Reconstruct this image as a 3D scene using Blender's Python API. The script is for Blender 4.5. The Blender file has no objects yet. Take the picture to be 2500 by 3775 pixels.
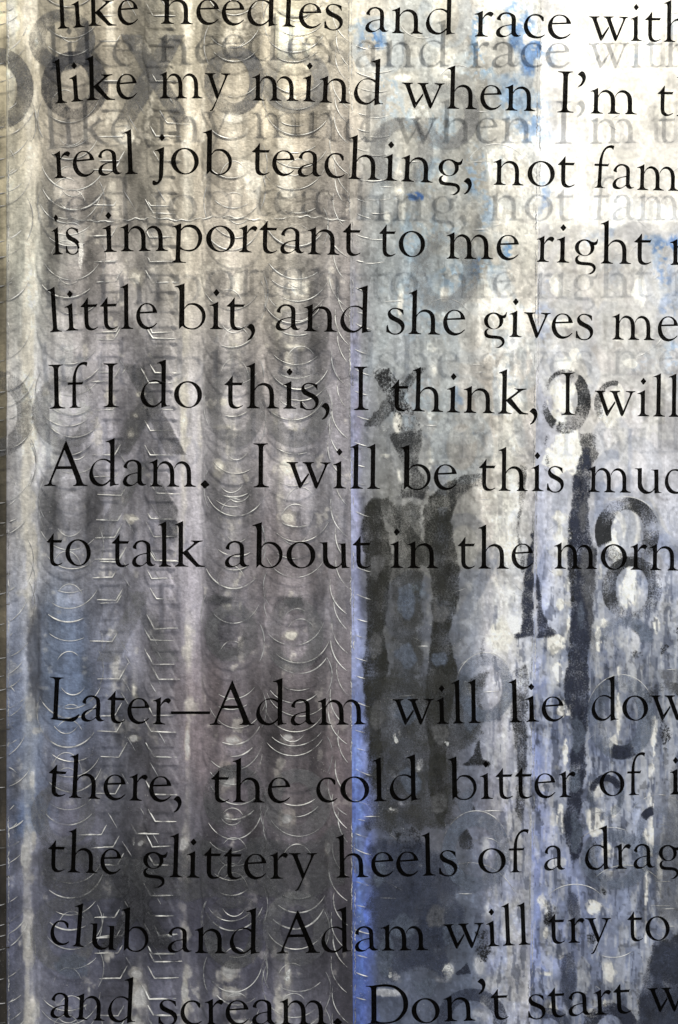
import bpy, math, random
import numpy as np
from mathutils import Vector
from mathutils.geometry import tessellate_polygon

SC = bpy.context.scene
COL = SC.collection
PX = 0.0004            # metres per photograph pixel on the painted surface
CAM_D = 2.2
W_PX, H_PX = 2500.0, 3775.0

# ------------------------------------------------------------------ camera, world, lamps
cam_data = bpy.data.cameras.new("camera")
cam = bpy.data.objects.new("camera", cam_data)
COL.objects.link(cam)
cam.location = (0, -CAM_D, 0)
cam.rotation_euler = (math.radians(90), 0, 0)
cam_data.sensor_fit = 'VERTICAL'
cam_data.angle = 2 * math.atan(H_PX * PX / 2 / CAM_D)
cam_data.clip_start = 0.05
cam_data.clip_end = 50
SC.camera = cam
SC.render.resolution_x, SC.render.resolution_y = 678, 1024

world = bpy.data.worlds.new("World")
SC.world = world
world.use_nodes = True
wn = world.node_tree.nodes
wl = world.node_tree.links
wn.clear()
w_out = wn.new('ShaderNodeOutputWorld')
w_bg = wn.new('ShaderNodeBackground')
w_tc = wn.new('ShaderNodeTexCoord')
w_sep = wn.new('ShaderNodeSeparateXYZ')
w_dim = wn.new('ShaderNodeMapRange')        # the unlit depth of the room behind the viewer
w_dim.inputs[1].default_value = -0.95
w_dim.inputs[2].default_value = -0.78
w_dim.inputs[3].default_value = 0.02
w_dim.inputs[4].default_value = 1.0
w_up = wn.new('ShaderNodeMapRange')         # pale ceiling above, darker floor below
w_up.inputs[1].default_value = -1.0
w_up.inputs[2].default_value = 1.0
w_up.inputs[3].default_value = 0.50
w_up.inputs[4].default_value = 0.80
w_mul = wn.new('ShaderNodeMath'); w_mul.operation = 'MULTIPLY'
wl.new(w_tc.outputs['Generated'], w_sep.inputs[0])
wl.new(w_sep.outputs['Y'], w_dim.inputs[0])
wl.new(w_sep.outputs['Z'], w_up.inputs[0])
wl.new(w_dim.outputs[0], w_mul.inputs[0])
wl.new(w_up.outputs[0], w_mul.inputs[1])
w_bg.inputs[0].default_value = (0.98, 0.98, 1.0, 1)
wl.new(w_mul.outputs[0], w_bg.inputs[1])
wl.new(w_bg.outputs[0], w_out.inputs[0])


def spot(name, loc, aim, watts, colour, size, blend, radius):
    d = bpy.data.lights.new(name, 'SPOT')
    d.energy = watts
    d.color = colour
    d.spot_size = math.radians(size)
    d.spot_blend = blend
    d.shadow_soft_size = radius
    o = bpy.data.objects.new(name, d)
    COL.objects.link(o)
    o.location = loc
    o.rotation_euler = (Vector(aim) - Vector(loc)).to_track_quat('-Z', 'Y').to_euler()
    return o


spot("gallery_spotlight", (-0.12, -0.58, 1.48), (-0.34, 0, 0.34), 52, (1.0, 0.92, 0.78), 66, 1.0, 0.015)
spot("gallery_spotlight", (0.30, -0.58, 1.48), (0.34, 0, 0.22), 66, (1.0, 0.95, 0.87), 84, 1.0, 0.016)
spot("gallery_spotlight", (0.60, -0.58, 1.48), (0.62, 0, 0.62), 36, (1.0, 0.95, 0.87), 44, 1.0, 0.016)
spot("added_fill_light", (1.35, -1.55, 0.75), (0.50, 0, -0.42), 66, (0.97, 0.98, 1.0), 62, 1.0, 0.16)  # unseen wide soft lamp, added as fill to brighten the lower right

SC.view_settings.view_transform = 'Standard'
SC.view_settings.look = 'None'
SC.view_settings.exposure = 0.32
SC.view_settings.gamma = 1.0
SC.view_settings.use_curve_mapping = False
SC.cycles.transparent_max_bounces = 48
SC.cycles.max_bounces = 8

rng = random.Random(7)
nrng = np.random.default_rng(11)

# ------------------------------------------------------------------ helpers
def W(px, py, d=0.0):
    return ((px - 1250.0) * PX, -d, (1887.5 - py) * PX)


def on_sheet(px, py, d=0.0):
    """where the ray through a photograph pixel meets the tilted clear sheet"""
    X, _, Z = W(px, py)
    t = (CAM_D - 0.030 - d) / (CAM_D - 0.020 * X)
    return (t * X, -CAM_D + t * CAM_D, t * Z)


def link(name, me, parent=None, mat=None):
    o = bpy.data.objects.new(name, me)
    COL.objects.link(o)
    if parent is not None:
        o.parent = parent
    if mat is not None:
        me.materials.append(mat)
    return o


def mesh(name, verts, faces, smooth=False):
    me = bpy.data.meshes.new(name)
    me.from_pydata(verts, [], faces)
    me.update()
    if smooth:
        for p in me.polygons:
            p.use_smooth = True
    return me


def tag(o, label=None, cat=None, group=None, kind=None):
    if label: o["label"] = label
    if cat: o["category"] = cat
    if group: o["group"] = group
    if kind: o["kind"] = kind


def new_mat(name):
    m = bpy.data.materials.new(name)
    m.use_nodes = True
    m.node_tree.nodes.clear()
    return m, m.node_tree.nodes, m.node_tree.links


def srgb2lin(c):
    c = np.asarray(c, dtype=np.float64)
    return np.where(c <= 0.04045, c / 12.92, ((c + 0.055) / 1.055) ** 2.4)


# ------------------------------------------------------------------ materials
def noise(n, l, vec, scale, detail=4, rough=0.6):
    t = n.new('ShaderNodeTexNoise')
    t.inputs['Scale'].default_value = scale
    t.inputs['Detail'].default_value = detail
    t.inputs['Roughness'].default_value = rough
    l.new(vec, t.inputs['Vector'])
    return t.outputs['Fac']


def math_node(n, l, op, a, b=None, clamp=False):
    t = n.new('ShaderNodeMath')
    t.operation = op
    t.use_clamp = clamp
    for i, v in enumerate((a, b)):
        if v is None: continue
        if isinstance(v, (int, float)): t.inputs[i].default_value = v
        else: l.new(v, t.inputs[i])
    return t.outputs[0]


def maprange(n, l, v, a, b, c=0.0, d=1.0):
    t = n.new('ShaderNodeMapRange')
    t.clamp = True
    l.new(v, t.inputs[0])
    for i, x in enumerate((a, b, c, d)): t.inputs[i + 1].default_value = x
    return t.outputs[0]


def paint_material(name, bump, grain, speck=0.35):
    m, n, l = new_mat(name)
    out = n.new('ShaderNodeOutputMaterial')
    b = n.new('ShaderNodeBsdfPrincipled')
    geo = n.new('ShaderNodeNewGeometry')
    P = geo.outputs['Position']
    at = n.new('ShaderNodeAttribute')
    at.attribute_name = 'paint'
    f1 = noise(n, l, P, 330, 5, 0.75)
    f2 = noise(n, l, P, 70, 5, 0.65)
    v = math_node(n, l, 'ADD', maprange(n, l, f1, 0.25, 0.75, 1 - grain, 1 + grain),
                  maprange(n, l, f2, 0.3, 0.7, -grain * .25, grain * .25))
    mx = n.new('ShaderNodeVectorMath'); mx.operation = 'SCALE'
    l.new(at.outputs['Color'], mx.inputs[0]); l.new(v, mx.inputs['Scale'])
    # tiny flecks of white paint
    fl = math_node(n, l, 'MULTIPLY', maprange(n, l, noise(n, l, P, 520, 1, 0.4), 0.70, 0.76),
                   maprange(n, l, noise(n, l, P, 22, 2, 0.5), 0.5, 0.62))
    mix = n.new('ShaderNodeMix'); mix.data_type = 'RGBA'
    l.new(math_node(n, l, 'MULTIPLY', fl, speck), mix.inputs[0])
    l.new(mx.outputs[0], mix.inputs[6]); mix.inputs[7].default_value = (0.72, 0.71, 0.66, 1)
    l.new(mix.outputs[2], b.inputs['Base Color'])
    l.new(maprange(n, l, f2, 0.3, 0.7, 0.36, 0.62), b.inputs['Roughness'])
    b.inputs['Specular IOR Level'].default_value = 0.4
    mp = n.new('ShaderNodeMapping'); mp.inputs['Scale'].default_value = (0.75, 1, 1.0)
    mp.inputs['Rotation'].default_value = (0, 0.35, 0)
    l.new(P, mp.inputs['Vector'])
    h = math_node(n, l, 'ADD', noise(n, l, mp.outputs[0], 300, 3, 0.55),
                  math_node(n, l, 'MULTIPLY', noise(n, l, mp.outputs[0], 60, 3, 0.6), 1.5))
    bp = n.new('ShaderNodeBump')
    bp.inputs['Strength'].default_value = bump
    bp.inputs['Distance'].default_value = 0.0008
    l.new(h, bp.inputs['Height'])
    l.new(bp.outputs[0], b.inputs['Normal'])
    l.new(b.outputs[0], out.inputs[0])
    return m


def worn_material(name, rgb, cover, fine=420, coarse=26, contrast=0.22, top=1.0):
    """stencil paint dabbed on thinly so that the ground shows through in specks"""
    m, n, l = new_mat(name)
    out = n.new('ShaderNodeOutputMaterial')
    b = n.new('ShaderNodeBsdfPrincipled')
    tr = n.new('ShaderNodeBsdfTransparent')
    ms = n.new('ShaderNodeMixShader')
    geo = n.new('ShaderNodeNewGeometry')
    P = geo.outputs['Position']
    c = noise(n, l, P, coarse, 4, 0.55)
    f = noise(n, l, P, fine, 6, 0.8)
    k = math_node(n, l, 'ADD', math_node(n, l, 'MULTIPLY', c, 1.0), math_node(n, l, 'MULTIPLY', f, 1.6))
    at = n.new('ShaderNodeAttribute'); at.attribute_name = 'cover'
    k = math_node(n, l, 'ADD', k, math_node(n, l, 'MULTIPLY', math_node(n, l, 'SUBTRACT', at.outputs['Fac'], 1.0), 0.95))
    a = maprange(n, l, k, 1.83 - cover - contrast, 1.83 - cover + contrast, 0.0, top)
    v = maprange(n, l, noise(n, l, P, 180, 5, 0.7), 0.3, 0.7, 0.55, 1.5)
    vm = n.new('ShaderNodeVectorMath'); vm.operation = 'SCALE'
    vm.inputs[0].default_value = rgb
    l.new(v, vm.inputs['Scale'])
    l.new(vm.outputs[0], b.inputs['Base Color'])
    b.inputs['Roughness'].default_value = 0.5
    b.inputs['Specular IOR Level'].default_value = 0.3
    l.new(a, ms.inputs[0])
    l.new(tr.outputs[0], ms.inputs[1])
    l.new(b.outputs[0], ms.inputs[2])
    l.new(ms.outputs[0], out.inputs[0])
    return m


def ridge_material(name, rgb):
    m, n, l = new_mat(name)
    out = n.new('ShaderNodeOutputMaterial')
    b = n.new('ShaderNodeBsdfPrincipled')
    geo = n.new('ShaderNodeNewGeometry')
    tr = n.new('ShaderNodeBsdfTransparent')
    ms = n.new('ShaderNodeMixShader')
    v = maprange(n, l, noise(n, l, geo.outputs['Position'], 90, 4, 0.7), 0.3, 0.7, 0.6, 1.3)
    vm = n.new('ShaderNodeVectorMath'); vm.operation = 'SCALE'
    vm.inputs[0].default_value = rgb
    l.new(v, vm.inputs['Scale'])
    l.new(vm.outputs[0], b.inputs['Base Color'])
    b.inputs['Roughness'].default_value = 0.32
    b.inputs['Specular IOR Level'].default_value = 0.6
    a = maprange(n, l, noise(n, l, geo.outputs['Position'], 38, 3, 0.6), 0.37, 0.56, 0.12, 1.0)
    l.new(a, ms.inputs[0]); l.new(tr.outputs[0], ms.inputs[1]); l.new(b.outputs[0], ms.inputs[2])
    l.new(ms.outputs[0], out.inputs[0])
    return m


def clear_material(name):
    m, n, l = new_mat(name)
    out = n.new('ShaderNodeOutputMaterial')
    tr = n.new('ShaderNodeBsdfTransparent')
    tr.inputs[0].default_value = (0.985, 0.99, 0.988, 1)
    gl = n.new('ShaderNodeBsdfGlossy')
    gl.inputs['Roughness'].default_value = 0.04
    fr = n.new('ShaderNodeFresnel')
    fr.inputs['IOR'].default_value = 1.49
    ms = n.new('ShaderNodeMixShader')
    geo = n.new('ShaderNodeNewGeometry')      # no total internal reflection in a sheet drawn without bending
    l.new(math_node(n, l, 'MULTIPLY', fr.outputs[0], math_node(n, l, 'SUBTRACT', 1.0, geo.outputs['Backfacing'])), ms.inputs[0])
    l.new(tr.outputs[0], ms.inputs[1])
    l.new(gl.outputs[0], ms.inputs[2])
    l.new(ms.outputs[0], out.inputs[0])
    return m


def ink_material(name):
    m, n, l = new_mat(name)
    out = n.new('ShaderNodeOutputMaterial')
    b = n.new('ShaderNodeBsdfPrincipled')
    b.inputs['Base Color'].default_value = (0.002, 0.0018, 0.0015, 1)
    b.inputs['Roughness'].default_value = 0.5
    b.inputs['Specular IOR Level'].default_value = 0.0
    tr = n.new('ShaderNodeBsdfTransparent')
    geo = n.new('ShaderNodeNewGeometry')
    ms = n.new('ShaderNodeMixShader')
    a = maprange(n, l, noise(n, l, geo.outputs['Position'], 30, 5, 0.7), 0.3, 0.75, 0.982, 0.999)
    l.new(a, ms.inputs[0])
    l.new(tr.outputs[0], ms.inputs[1])
    l.new(b.outputs[0], ms.inputs[2])
    l.new(ms.outputs[0], out.inputs[0])
    return m


M_LEFT = paint_material("silver_grey_paint", 0.95, 0.23)
M_MID = paint_material("slate_and_cream_paint", 0.35, 0.16, 0.6)
M_RIGHT = paint_material("chalk_and_lavender_paint", 0.28, 0.12, 0.2)
M_EDGE = paint_material("olive_brown_paint", 0.6, 0.18)
M_CLEAR = clear_material("clear_acrylic")
M_INK = ink_material("black_ink")
M_RIDGE = ridge_material("raised_pale_paint", (0.72, 0.71, 0.68))
M_RIDGE2 = ridge_material("raised_grey_paint", (0.42, 0.42, 0.42))
WORN = {
    'soot': worn_material("sooty_black_paint", (0.020, 0.021, 0.023), 0.57),
    'soot_thin': worn_material("thin_sooty_paint", (0.030, 0.031, 0.033), 0.42),
    'speck': worn_material("speckled_black_paint", (0.016, 0.016, 0.017), 0.42, 300, 34, 0.10),
    'navy': worn_material("navy_paint", (0.020, 0.024, 0.042), 0.57, 380, 42, 0.22),
    'navy_thin': worn_material("thin_navy_paint", (0.050, 0.060, 0.095), 0.45, 420, 20, 0.35),
    'olive': worn_material("olive_black_paint", (0.020, 0.020, 0.016), 0.50, 380, 34, 0.24, 0.95),
    'olive_thin': worn_material("thin_olive_paint", (0.045, 0.045, 0.04), 0.45, 420, 30, 0.25, 0.8),
    'steel': worn_material("steel_grey_paint", (0.11, 0.11, 0.115), 0.50, 420, 24, 0.34, 0.8),
    'steel_dark': worn_material("dark_steel_paint", (0.055, 0.055, 0.062), 0.62, 420, 14, 0.38, 0.9),
    'haze': worn_material("pale_steel_paint", (0.20, 0.20, 0.205), 0.5, 420, 12, 0.45, 0.6),
    'mist': worn_material("misty_blue_paint", (0.16, 0.19, 0.25), 0.50, 420, 14, 0.40, 0.7),
    'flake': worn_material('chalk_flake_paint', (0.70, 0.70, 0.68), 0.46, 300, 40, 0.14, 0.9),
    'white': worn_material("white_glint_paint", (0.80, 0.79, 0.74), 0.62, 420, 24, 0.25, 0.95),  # colour of the painted reflection on the clear sheet
}

# ------------------------------------------------------------------ the painted colours
ST = 4.0
X0, X1, Y0, Y1 = -264.0, 2764.0, -264.0, 4040.0
NX, NY = int((X1 - X0) / ST) + 1, int((Y1 - Y0) / ST) + 1
gx = X0 + ST * np.arange(NX)
gy = Y0 + ST * np.arange(NY)
GX, GY = np.meshgrid(gx, gy)


def smooth_noise(sx, sy, octaves=4, gain=0.55):
    tot = np.zeros((NY, NX)); amp = 1.0; norm = 0.0
    for _ in range(octaves):
        nx, ny = int((X1 - X0) / sx) + 4, int((Y1 - Y0) / sy) + 4
        lat = nrng.random((ny, nx)) * 2 - 1
        fx = (gx - X0) / sx; fy = (gy - Y0) / sy
        ix = fx.astype(int); iy = fy.astype(int)
        tx = fx - ix; ty = fy - iy
        tx = tx * tx * (3 - 2 * tx); ty = ty * ty * (3 - 2 * ty)
        a = lat[iy][:, ix] * (1 - tx) + lat[iy][:, ix + 1] * tx
        b = lat[iy + 1][:, ix] * (1 - tx) + lat[iy + 1][:, ix + 1] * tx
        tot += amp * (a * (1 - ty)[:, None] + b * ty[:, None])
        norm += amp; amp *= gain; sx /= 2; sy /= 2
        if min(sx, sy) < ST: break
    return tot / norm * 1.8


def sstep(a, b, v):
    t = np.clip((v - a) / (b - a), 0, 1)
    return t * t * (3 - 2 * t)


def seam_left(y): return 29.0 + 0 * y
def seam_mid(y): return 1290.0 + 14.0 * y / 3775.0
def seam_right(y): return 1991.0 - 36.0 * y / 3775.0


REG = {'edge': GX < seam_left(GY),
       'left': (GX >= seam_left(GY)) & (GX < seam_mid(GY)),
       'mid': (GX >= seam_mid(GY)) & (GX < seam_right(GY)),
       'right': GX >= seam_right(GY)}

TONE={
 'left':([-260, 40, 100, 270, 410, 560, 690, 865, 980, 1095, 1250, 1297],{
  0:[(170,163,148),(173,167,151),(190,182,164),(159,152,136),(164,155,140),(149,144,131),(170,164,147),(156,149,134),(176,168,152),(167,161,143),(154,149,136),(152,147,135)],
  500:[(173,167,151),(173,167,151),(201,192,174),(162,155,148),(165,158,146),(159,153,140),(177,168,153),(171,162,148),(183,174,157),(164,155,141),(141,134,126),(135,129,121)],
  1000:[(177,174,164),(177,174,163),(214,214,203),(175,169,166),(173,167,164),(165,161,157),(197,189,176),(174,167,160),(188,180,167),(165,160,154),(144,139,138),(138,132,131)],
  1500:[(159,156,154),(165,162,161),(226,226,230),(182,179,185),(181,177,186),(176,173,181),(209,205,208),(182,178,181),(200,192,193),(171,168,173),(154,149,156),(146,143,149)],
  2000:[(145,141,141),(151,149,152),(218,217,222),(165,164,172),(164,162,170),(153,150,159),(186,181,189),(158,155,161),(170,164,170),(153,150,156),(139,137,143),(135,131,137)],
  2500:[(106,106,118),(114,120,136),(168,172,187),(122,132,158),(129,133,152),(125,122,129),(149,143,152),(122,117,124),(127,121,126),(124,117,122),(116,110,114),(112,106,111)],
  3000:[(84,84,96),(94,98,114),(151,153,168),(108,107,121),(102,102,112),(106,103,110),(123,120,129),(98,93,102),(103,99,104),(107,101,106),(102,95,100),(97,90,96)],
  3400:[(64,65,77),(79,81,98),(120,121,137),(78,79,94),(78,79,93),(80,80,93),(89,88,102),(71,70,85),(75,73,88),(80,79,88),(72,69,77),(70,67,75)],
  4035:[(81,82,98),(97,100,114),(185,185,194),(112,113,130),(125,122,133),(111,111,125),(155,154,165),(104,103,117),(128,127,137),(121,120,129),(76,74,85),(75,72,81)],
 }),
 'mid':([1297, 1312, 1345, 1400, 1500, 1620, 1750, 1800, 1870, 1975],{
  0:[(194,189,175),(194,188,175),(184,179,169),(182,177,167),(165,165,160),(191,186,173),(196,191,183),(199,197,190),(204,202,195),(197,195,189)],
  500:[(166,159,150),(166,159,149),(160,157,152),(153,153,151),(159,156,148),(151,153,152),(156,155,149),(194,191,182),(213,209,200),(212,211,207)],
  1000:[(151,148,144),(151,147,146),(150,151,153),(148,153,156),(144,151,156),(146,150,150),(152,151,146),(179,175,166),(214,209,199),(204,199,190)],
  1500:[(140,136,147),(143,140,159),(142,144,152),(142,144,146),(145,147,150),(146,146,144),(153,148,143),(197,190,181),(220,212,201),(211,204,198)],
  2000:[(154,157,182),(154,156,187),(121,121,130),(102,101,98),(147,145,140),(108,107,103),(152,150,145),(219,210,202),(228,228,222),(206,204,207)],
  2500:[(147,159,198),(150,163,210),(126,134,163),(84,84,85),(122,127,139),(96,96,97),(141,147,163),(194,194,204),(216,214,220),(177,183,199)],
  3000:[(130,157,230),(133,163,230),(122,138,204),(84,88,104),(93,95,106),(93,93,100),(113,116,131),(149,149,164),(183,183,199),(169,174,196)],
  3400:[(104,137,231),(116,152,231),(109,133,218),(89,95,114),(84,89,103),(82,85,94),(102,110,127),(139,144,167),(167,174,200),(184,184,200)],
  4035:[(107,142,231),(116,152,231),(110,128,198),(98,107,128),(97,105,126),(95,104,127),(126,137,164),(163,170,197),(194,201,225),(204,204,220)],
 }),
 'right':([1973, 1995, 2040, 2140, 2300, 2480, 2760],{
  0:[(214,213,211),(214,212,211),(212,210,209),(212,210,206),(203,199,192),(190,186,179),(189,186,179)],
  500:[(229,228,226),(229,227,225),(227,225,224),(225,223,220),(217,213,207),(207,203,196),(207,203,194)],
  800:[(229,228,224),(229,228,224),(229,227,222),(228,223,219),(221,216,212),(209,205,199),(209,204,199)],
  860:[(209,205,200),(195,192,192),(193,191,188),(189,185,180),(175,173,172),(165,165,167),(165,165,166)],
  1100:[(197,192,193),(187,187,189),(195,191,191),(197,191,187),(188,183,178),(169,171,176),(169,170,175)],
  1500:[(199,197,202),(186,188,201),(192,191,198),(209,204,199),(199,195,193),(194,190,188),(194,190,188)],
  2000:[(195,194,204),(197,200,218),(204,205,215),(174,175,182),(186,186,195),(176,178,190),(175,178,189)],
  2500:[(164,171,199),(165,174,207),(177,184,203),(136,139,149),(167,169,177),(163,167,176),(163,166,176)],
  3000:[(157,167,212),(158,168,216),(168,174,204),(128,134,155),(156,162,180),(125,129,142),(125,129,142)],
  3400:[(155,166,210),(155,168,215),(166,174,206),(139,149,184),(166,172,192),(123,127,141),(123,126,141)],
  4035:[(159,168,201),(160,170,205),(168,176,203),(144,153,181),(130,138,162),(103,108,120),(103,108,120)],
 }),
 'edge':([-260, 0, 29],{
  0:[(157,148,128),(157,148,128),(156,148,128)],
  800:[(134,126,107),(134,126,107),(133,126,107)],
  1500:[(76,71,59),(79,73,60),(88,82,70)],
  2500:[(56,51,42),(60,56,47),(70,63,54)],
  3400:[(34,30,29),(36,32,29),(42,37,29)],
  4035:[(43,38,30),(44,40,31),(50,44,36)],
 }),
}
CAN = np.zeros((NY, NX, 3))
warp_x = smooth_noise(90, 120) * 16
warp_y = smooth_noise(90, 120) * 16
for key, (xs, rows) in TONE.items():
    ys = sorted(rows)
    tab = np.array([rows[y] for y in ys]) / 255.0
    off = {'edge': 0, 'left': 0, 'mid': 0, 'right': 0}[key]
    wx = np.clip(GX + warp_x * 0.8, xs[0], xs[-1]); wy = GY + warp_y * 3
    out = np.zeros((NY, NX, 3))
    for ch in range(3):
        cols = np.stack([np.interp(gy, ys, tab[:, i, ch]) for i in range(len(xs))], 1)   # NY x nxs
        r = np.clip(((wy - Y0) / ST).astype(int), 0, NY - 1)
        k = np.clip(np.searchsorted(xs, wx) - 1, 0, len(xs) - 2)
        xa = np.array(xs, float)
        t = np.clip((wx - xa[k]) / (xa[k + 1] - xa[k]), 0, 1)
        out[..., ch] = cols[r, k] * (1 - t) + cols[r, k + 1] * t
    CAN[REG[key]] = out[REG[key]]


def paint(mask, rgb, a=1.0):
    m = np.clip(mask * a, 0, 1)[..., None]
    CAN[:] = CAN * (1 - m) + (np.array(rgb) / 255.0) * m


def mult(f):
    CAN[:] = np.clip(CAN * f[..., None], 0, 1)


def win(x0, x1, y0, y1):
    return (slice(max(0, int((y0 - Y0) / ST)), max(0, min(NY, int((y1 - Y0) / ST) + 2))),
            slice(max(0, int((x0 - X0) / ST)), max(0, min(NX, int((x1 - X0) / ST) + 2))))


EDGE_N = smooth_noise(40, 40, 4) 
FINE = smooth_noise(14, 14, 2)
DAB = smooth_noise(60, 80, 5, 0.65)
STREAK = smooth_noise(26, 420, 4, 0.6)
STREAK2 = smooth_noise(70, 900, 3, 0.6)
PATCH = smooth_noise(220, 200, 4)
CHIP = smooth_noise(48, 70, 3)


def ring_mask(cx, cy, rx, ry, ix, iy, soft, icx=None, icy=None, rag=0.0, full=False):
    s = win(cx - rx - 20, cx + rx + 20, cy - ry - 20, cy + ry + 20)
    x, y = GX[s], GY[s]
    r = np.hypot((x - cx) / rx, (y - cy) / ry) + EDGE_N[s] * rag
    m = 1 - sstep(1 - soft / rx, 1 + soft / rx, r)
    if ix and not full:
        q = np.hypot((x - (cx if icx is None else icx)) / ix, (y - (cy if icy is None else icy)) / iy)
        m = m * sstep(1 - soft / ix, 1 + soft / ix, q)
    return s, m


def paint_w(s, m, rgb, a, reg=None):
    m = np.clip(m * a, 0, 1)
    if reg is not None: m = m * reg[s]
    sub = CAN[s]
    CAN[s] = sub * (1 - m[..., None]) + (np.array(rgb) / 255.0) * m[..., None]


def tone_w(s, m, f, reg=None):
    if reg is not None: m = m * reg[s]
    CAN[s] = np.clip(CAN[s] * (1 + m * (f - 1))[..., None], 0, 1)


def blob(cx, cy, rx, ry, rgb, a, rag=0.35, soft=0.18, reg=None, speck=0.0):
    s = win(cx - rx * 2.2, cx + rx * 2.2, cy - ry * 2.2, cy + ry * 2.2)
    r = np.hypot((GX[s] - cx) / rx, (GY[s] - cy) / ry) + CHIP[s] * rag * .8 + FINE[s] * rag * 0.22
    m = 1 - sstep(1 - soft, 1 + soft, r)
    if speck: m = m * sstep(-speck, speck * 0.4, DAB[s] + FINE[s] * 0.7)
    paint_w(s, m, rgb, a, reg)


# broad irregular handling of the paint: vertical drag and patches
L, MI, RI, ED = (REG[k].astype(float) for k in ('left', 'mid', 'right', 'edge'))
mult(1 + L * (0.065 * STREAK + 0.06 * STREAK2 + 0.06 * PATCH + 0.02 * DAB)
       + MI * (0.05 * STREAK + 0.08 * PATCH + 0.03 * DAB)
       + RI * (0.02 * STREAK + 0.05 * PATCH + 0.02 * DAB)
       + ED * (0.12 * STREAK + 0.10 * DAB))

# ghost stencils pulled down the silver panel, column after column
COLS = [(-10, 138, 150, 74, 88), (262, 124, 130, 56, 80), (865, 116, 132, 54, 80), (1092, 126, 126, 58, 74)]
RINGS = []
for ci, (cx, rx, ry, ix, iy) in enumerate(COLS):
    y = -180.0 + 17 * ci
    while y < 3950:
        RINGS.append((ci, cx + rng.uniform(-12, 12), y, rx, ry, ix, iy))
        y += rng.uniform(34, 74)
for ci, cx, y, rx, ry, ix, iy in RINGS:
    s, m = ring_mask(cx, y, rx, ry, ix, iy, 5, rag=0.02)
    tone_w(s, m, rng.choice([0.90, 0.94, 1.06, 1.10, 0.95, 1.06]), (L + ED))
    if rng.random() < 0.5:
        s, m = ring_mask(cx + rng.uniform(-14, 14), y, ix, iy, 0, 0, 5, rag=0.04)
        tone_w(s, m, rng.choice([1.05, 1.10, 1.14]), (L + ED))
for k in range(60):     # X strokes ghosted in the third column
    y = -100 + k * 66 + rng.uniform(-14, 14)
    cx = 515 + rng.uniform(-26, 26)
    for sg in (1, -1):
        s = win(cx - 200, cx + 200, y - 150, y + 150)
        u = (GX[s] - cx) - sg * (GY[s] - y) * 0.62
        m = (1 - sstep(38, 44, np.abs(u))) * (1 - sstep(140, 146, np.abs(GY[s] - y)))
        tone_w(s, m, rng.choice([0.92, 0.95, 1.05, 1.08, 0.90]), L)
# the same pulls leave real relief: every pull overlaps the one below it like a roof scale
RELIEF = np.zeros((NY, NX))
last = {}
for ci, cx, y, rx, ry, ix, iy in sorted(RINGS, key=lambda r: -r[2]):
    s, m = ring_mask(cx, y, rx - 4, ry, 0, 0, 4, rag=.012)
    t = np.clip((GY[s] - (y - ry)) / (2 * ry), 0, 1)
    hgt = 0.0042 * t * rng.uniform(.8, 1.1)
    RELIEF[s] = RELIEF[s] * (1 - m) + hgt * m
for k in range(64, -3, -1):
    y = k * 60 + rng.uniform(-12, 12); cx = 508 + rng.uniform(-12, 12)
    for x0, x1 in ((cx - 155, cx - 60), (cx + 48, cx + 142)):
        s = win(x0 - 10, x1 + 10, y - 130, y + 10)
        u = np.abs(GX[s] - (x0 + x1) / 2 - (y - GY[s]) * (.45 if x0 < cx - 100 else -.45))
        m = (1 - sstep((x1 - x0) / 2 - 4, (x1 - x0) / 2 + 3, u)) * (1 - sstep(y - 3, y + 3, GY[s]))
        hgt = 0.0028 * np.clip((GY[s] - y + 130) / 130, 0, 1)
        RELIEF[s] = RELIEF[s] * (1 - m) + hgt * m
RELIEF *= (L + ED) * (1 - sstep(1225, 1283, GX))


def relief(x, y):
    i = int(round((y - Y0) / ST)); j = int(round((x - X0) / ST))
    if i < 1 or j < 1 or i > NY - 2 or j > NX - 2: return 0.0
    return float(RELIEF[i - 1:i + 2, j - 1:j + 2].max())


# the same under the other two panels
for k in range(130):
    cx = rng.choice([1420, 1640, 1860, 2080, 2300, 2500]) + rng.uniform(-30, 30)
    y = rng.uniform(-150, 3900)
    reg = MI if cx < 1960 else RI
    s, m = ring_mask(cx, y, rng.uniform(100, 128), rng.uniform(115, 140), 56, 80, 5, rag=0.03)
    tone_w(s, m, rng.choice([0.90, 0.93, 0.96, 1.05, 1.08]), reg)
for k in range(70):
    cx = rng.uniform(1320, 2500); y = rng.uniform(-100, 3900)
    w_, h_ = rng.uniform(18, 60), rng.uniform(40, 170)
    s = win(cx - w_ - 10, cx + w_ + 10, y - h_ - 10, y + h_ + 10)
    m = (1 - sstep(w_ - 4, w_ + 4, np.abs(GX[s] - cx + EDGE_N[s] * 10))) * (1 - sstep(h_ - 4, h_ + 4, np.abs(GY[s] - y + EDGE_N[s] * 10)))
    tone_w(s, m, rng.choice([0.90, 0.94, 1.06, 1.10]), MI + RI)

COLM = np.zeros((NY, NX))
for cx, hw in ((-10, 84), (258, 108), (372, 22), (470, 40), (545, 40), (628, 36), (790, 40), (930, 34), (1000, 16), (1130, 56), (1185, 16)):
    COLM = np.maximum(COLM, 1 - sstep(hw - 5, hw + 5, np.abs(GX - cx - 9 * np.sin(GY / 330.0 + cx) - EDGE_N * 7)))
mult(1 - 0.05 * (COLM - 0.6) * L)
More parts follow.
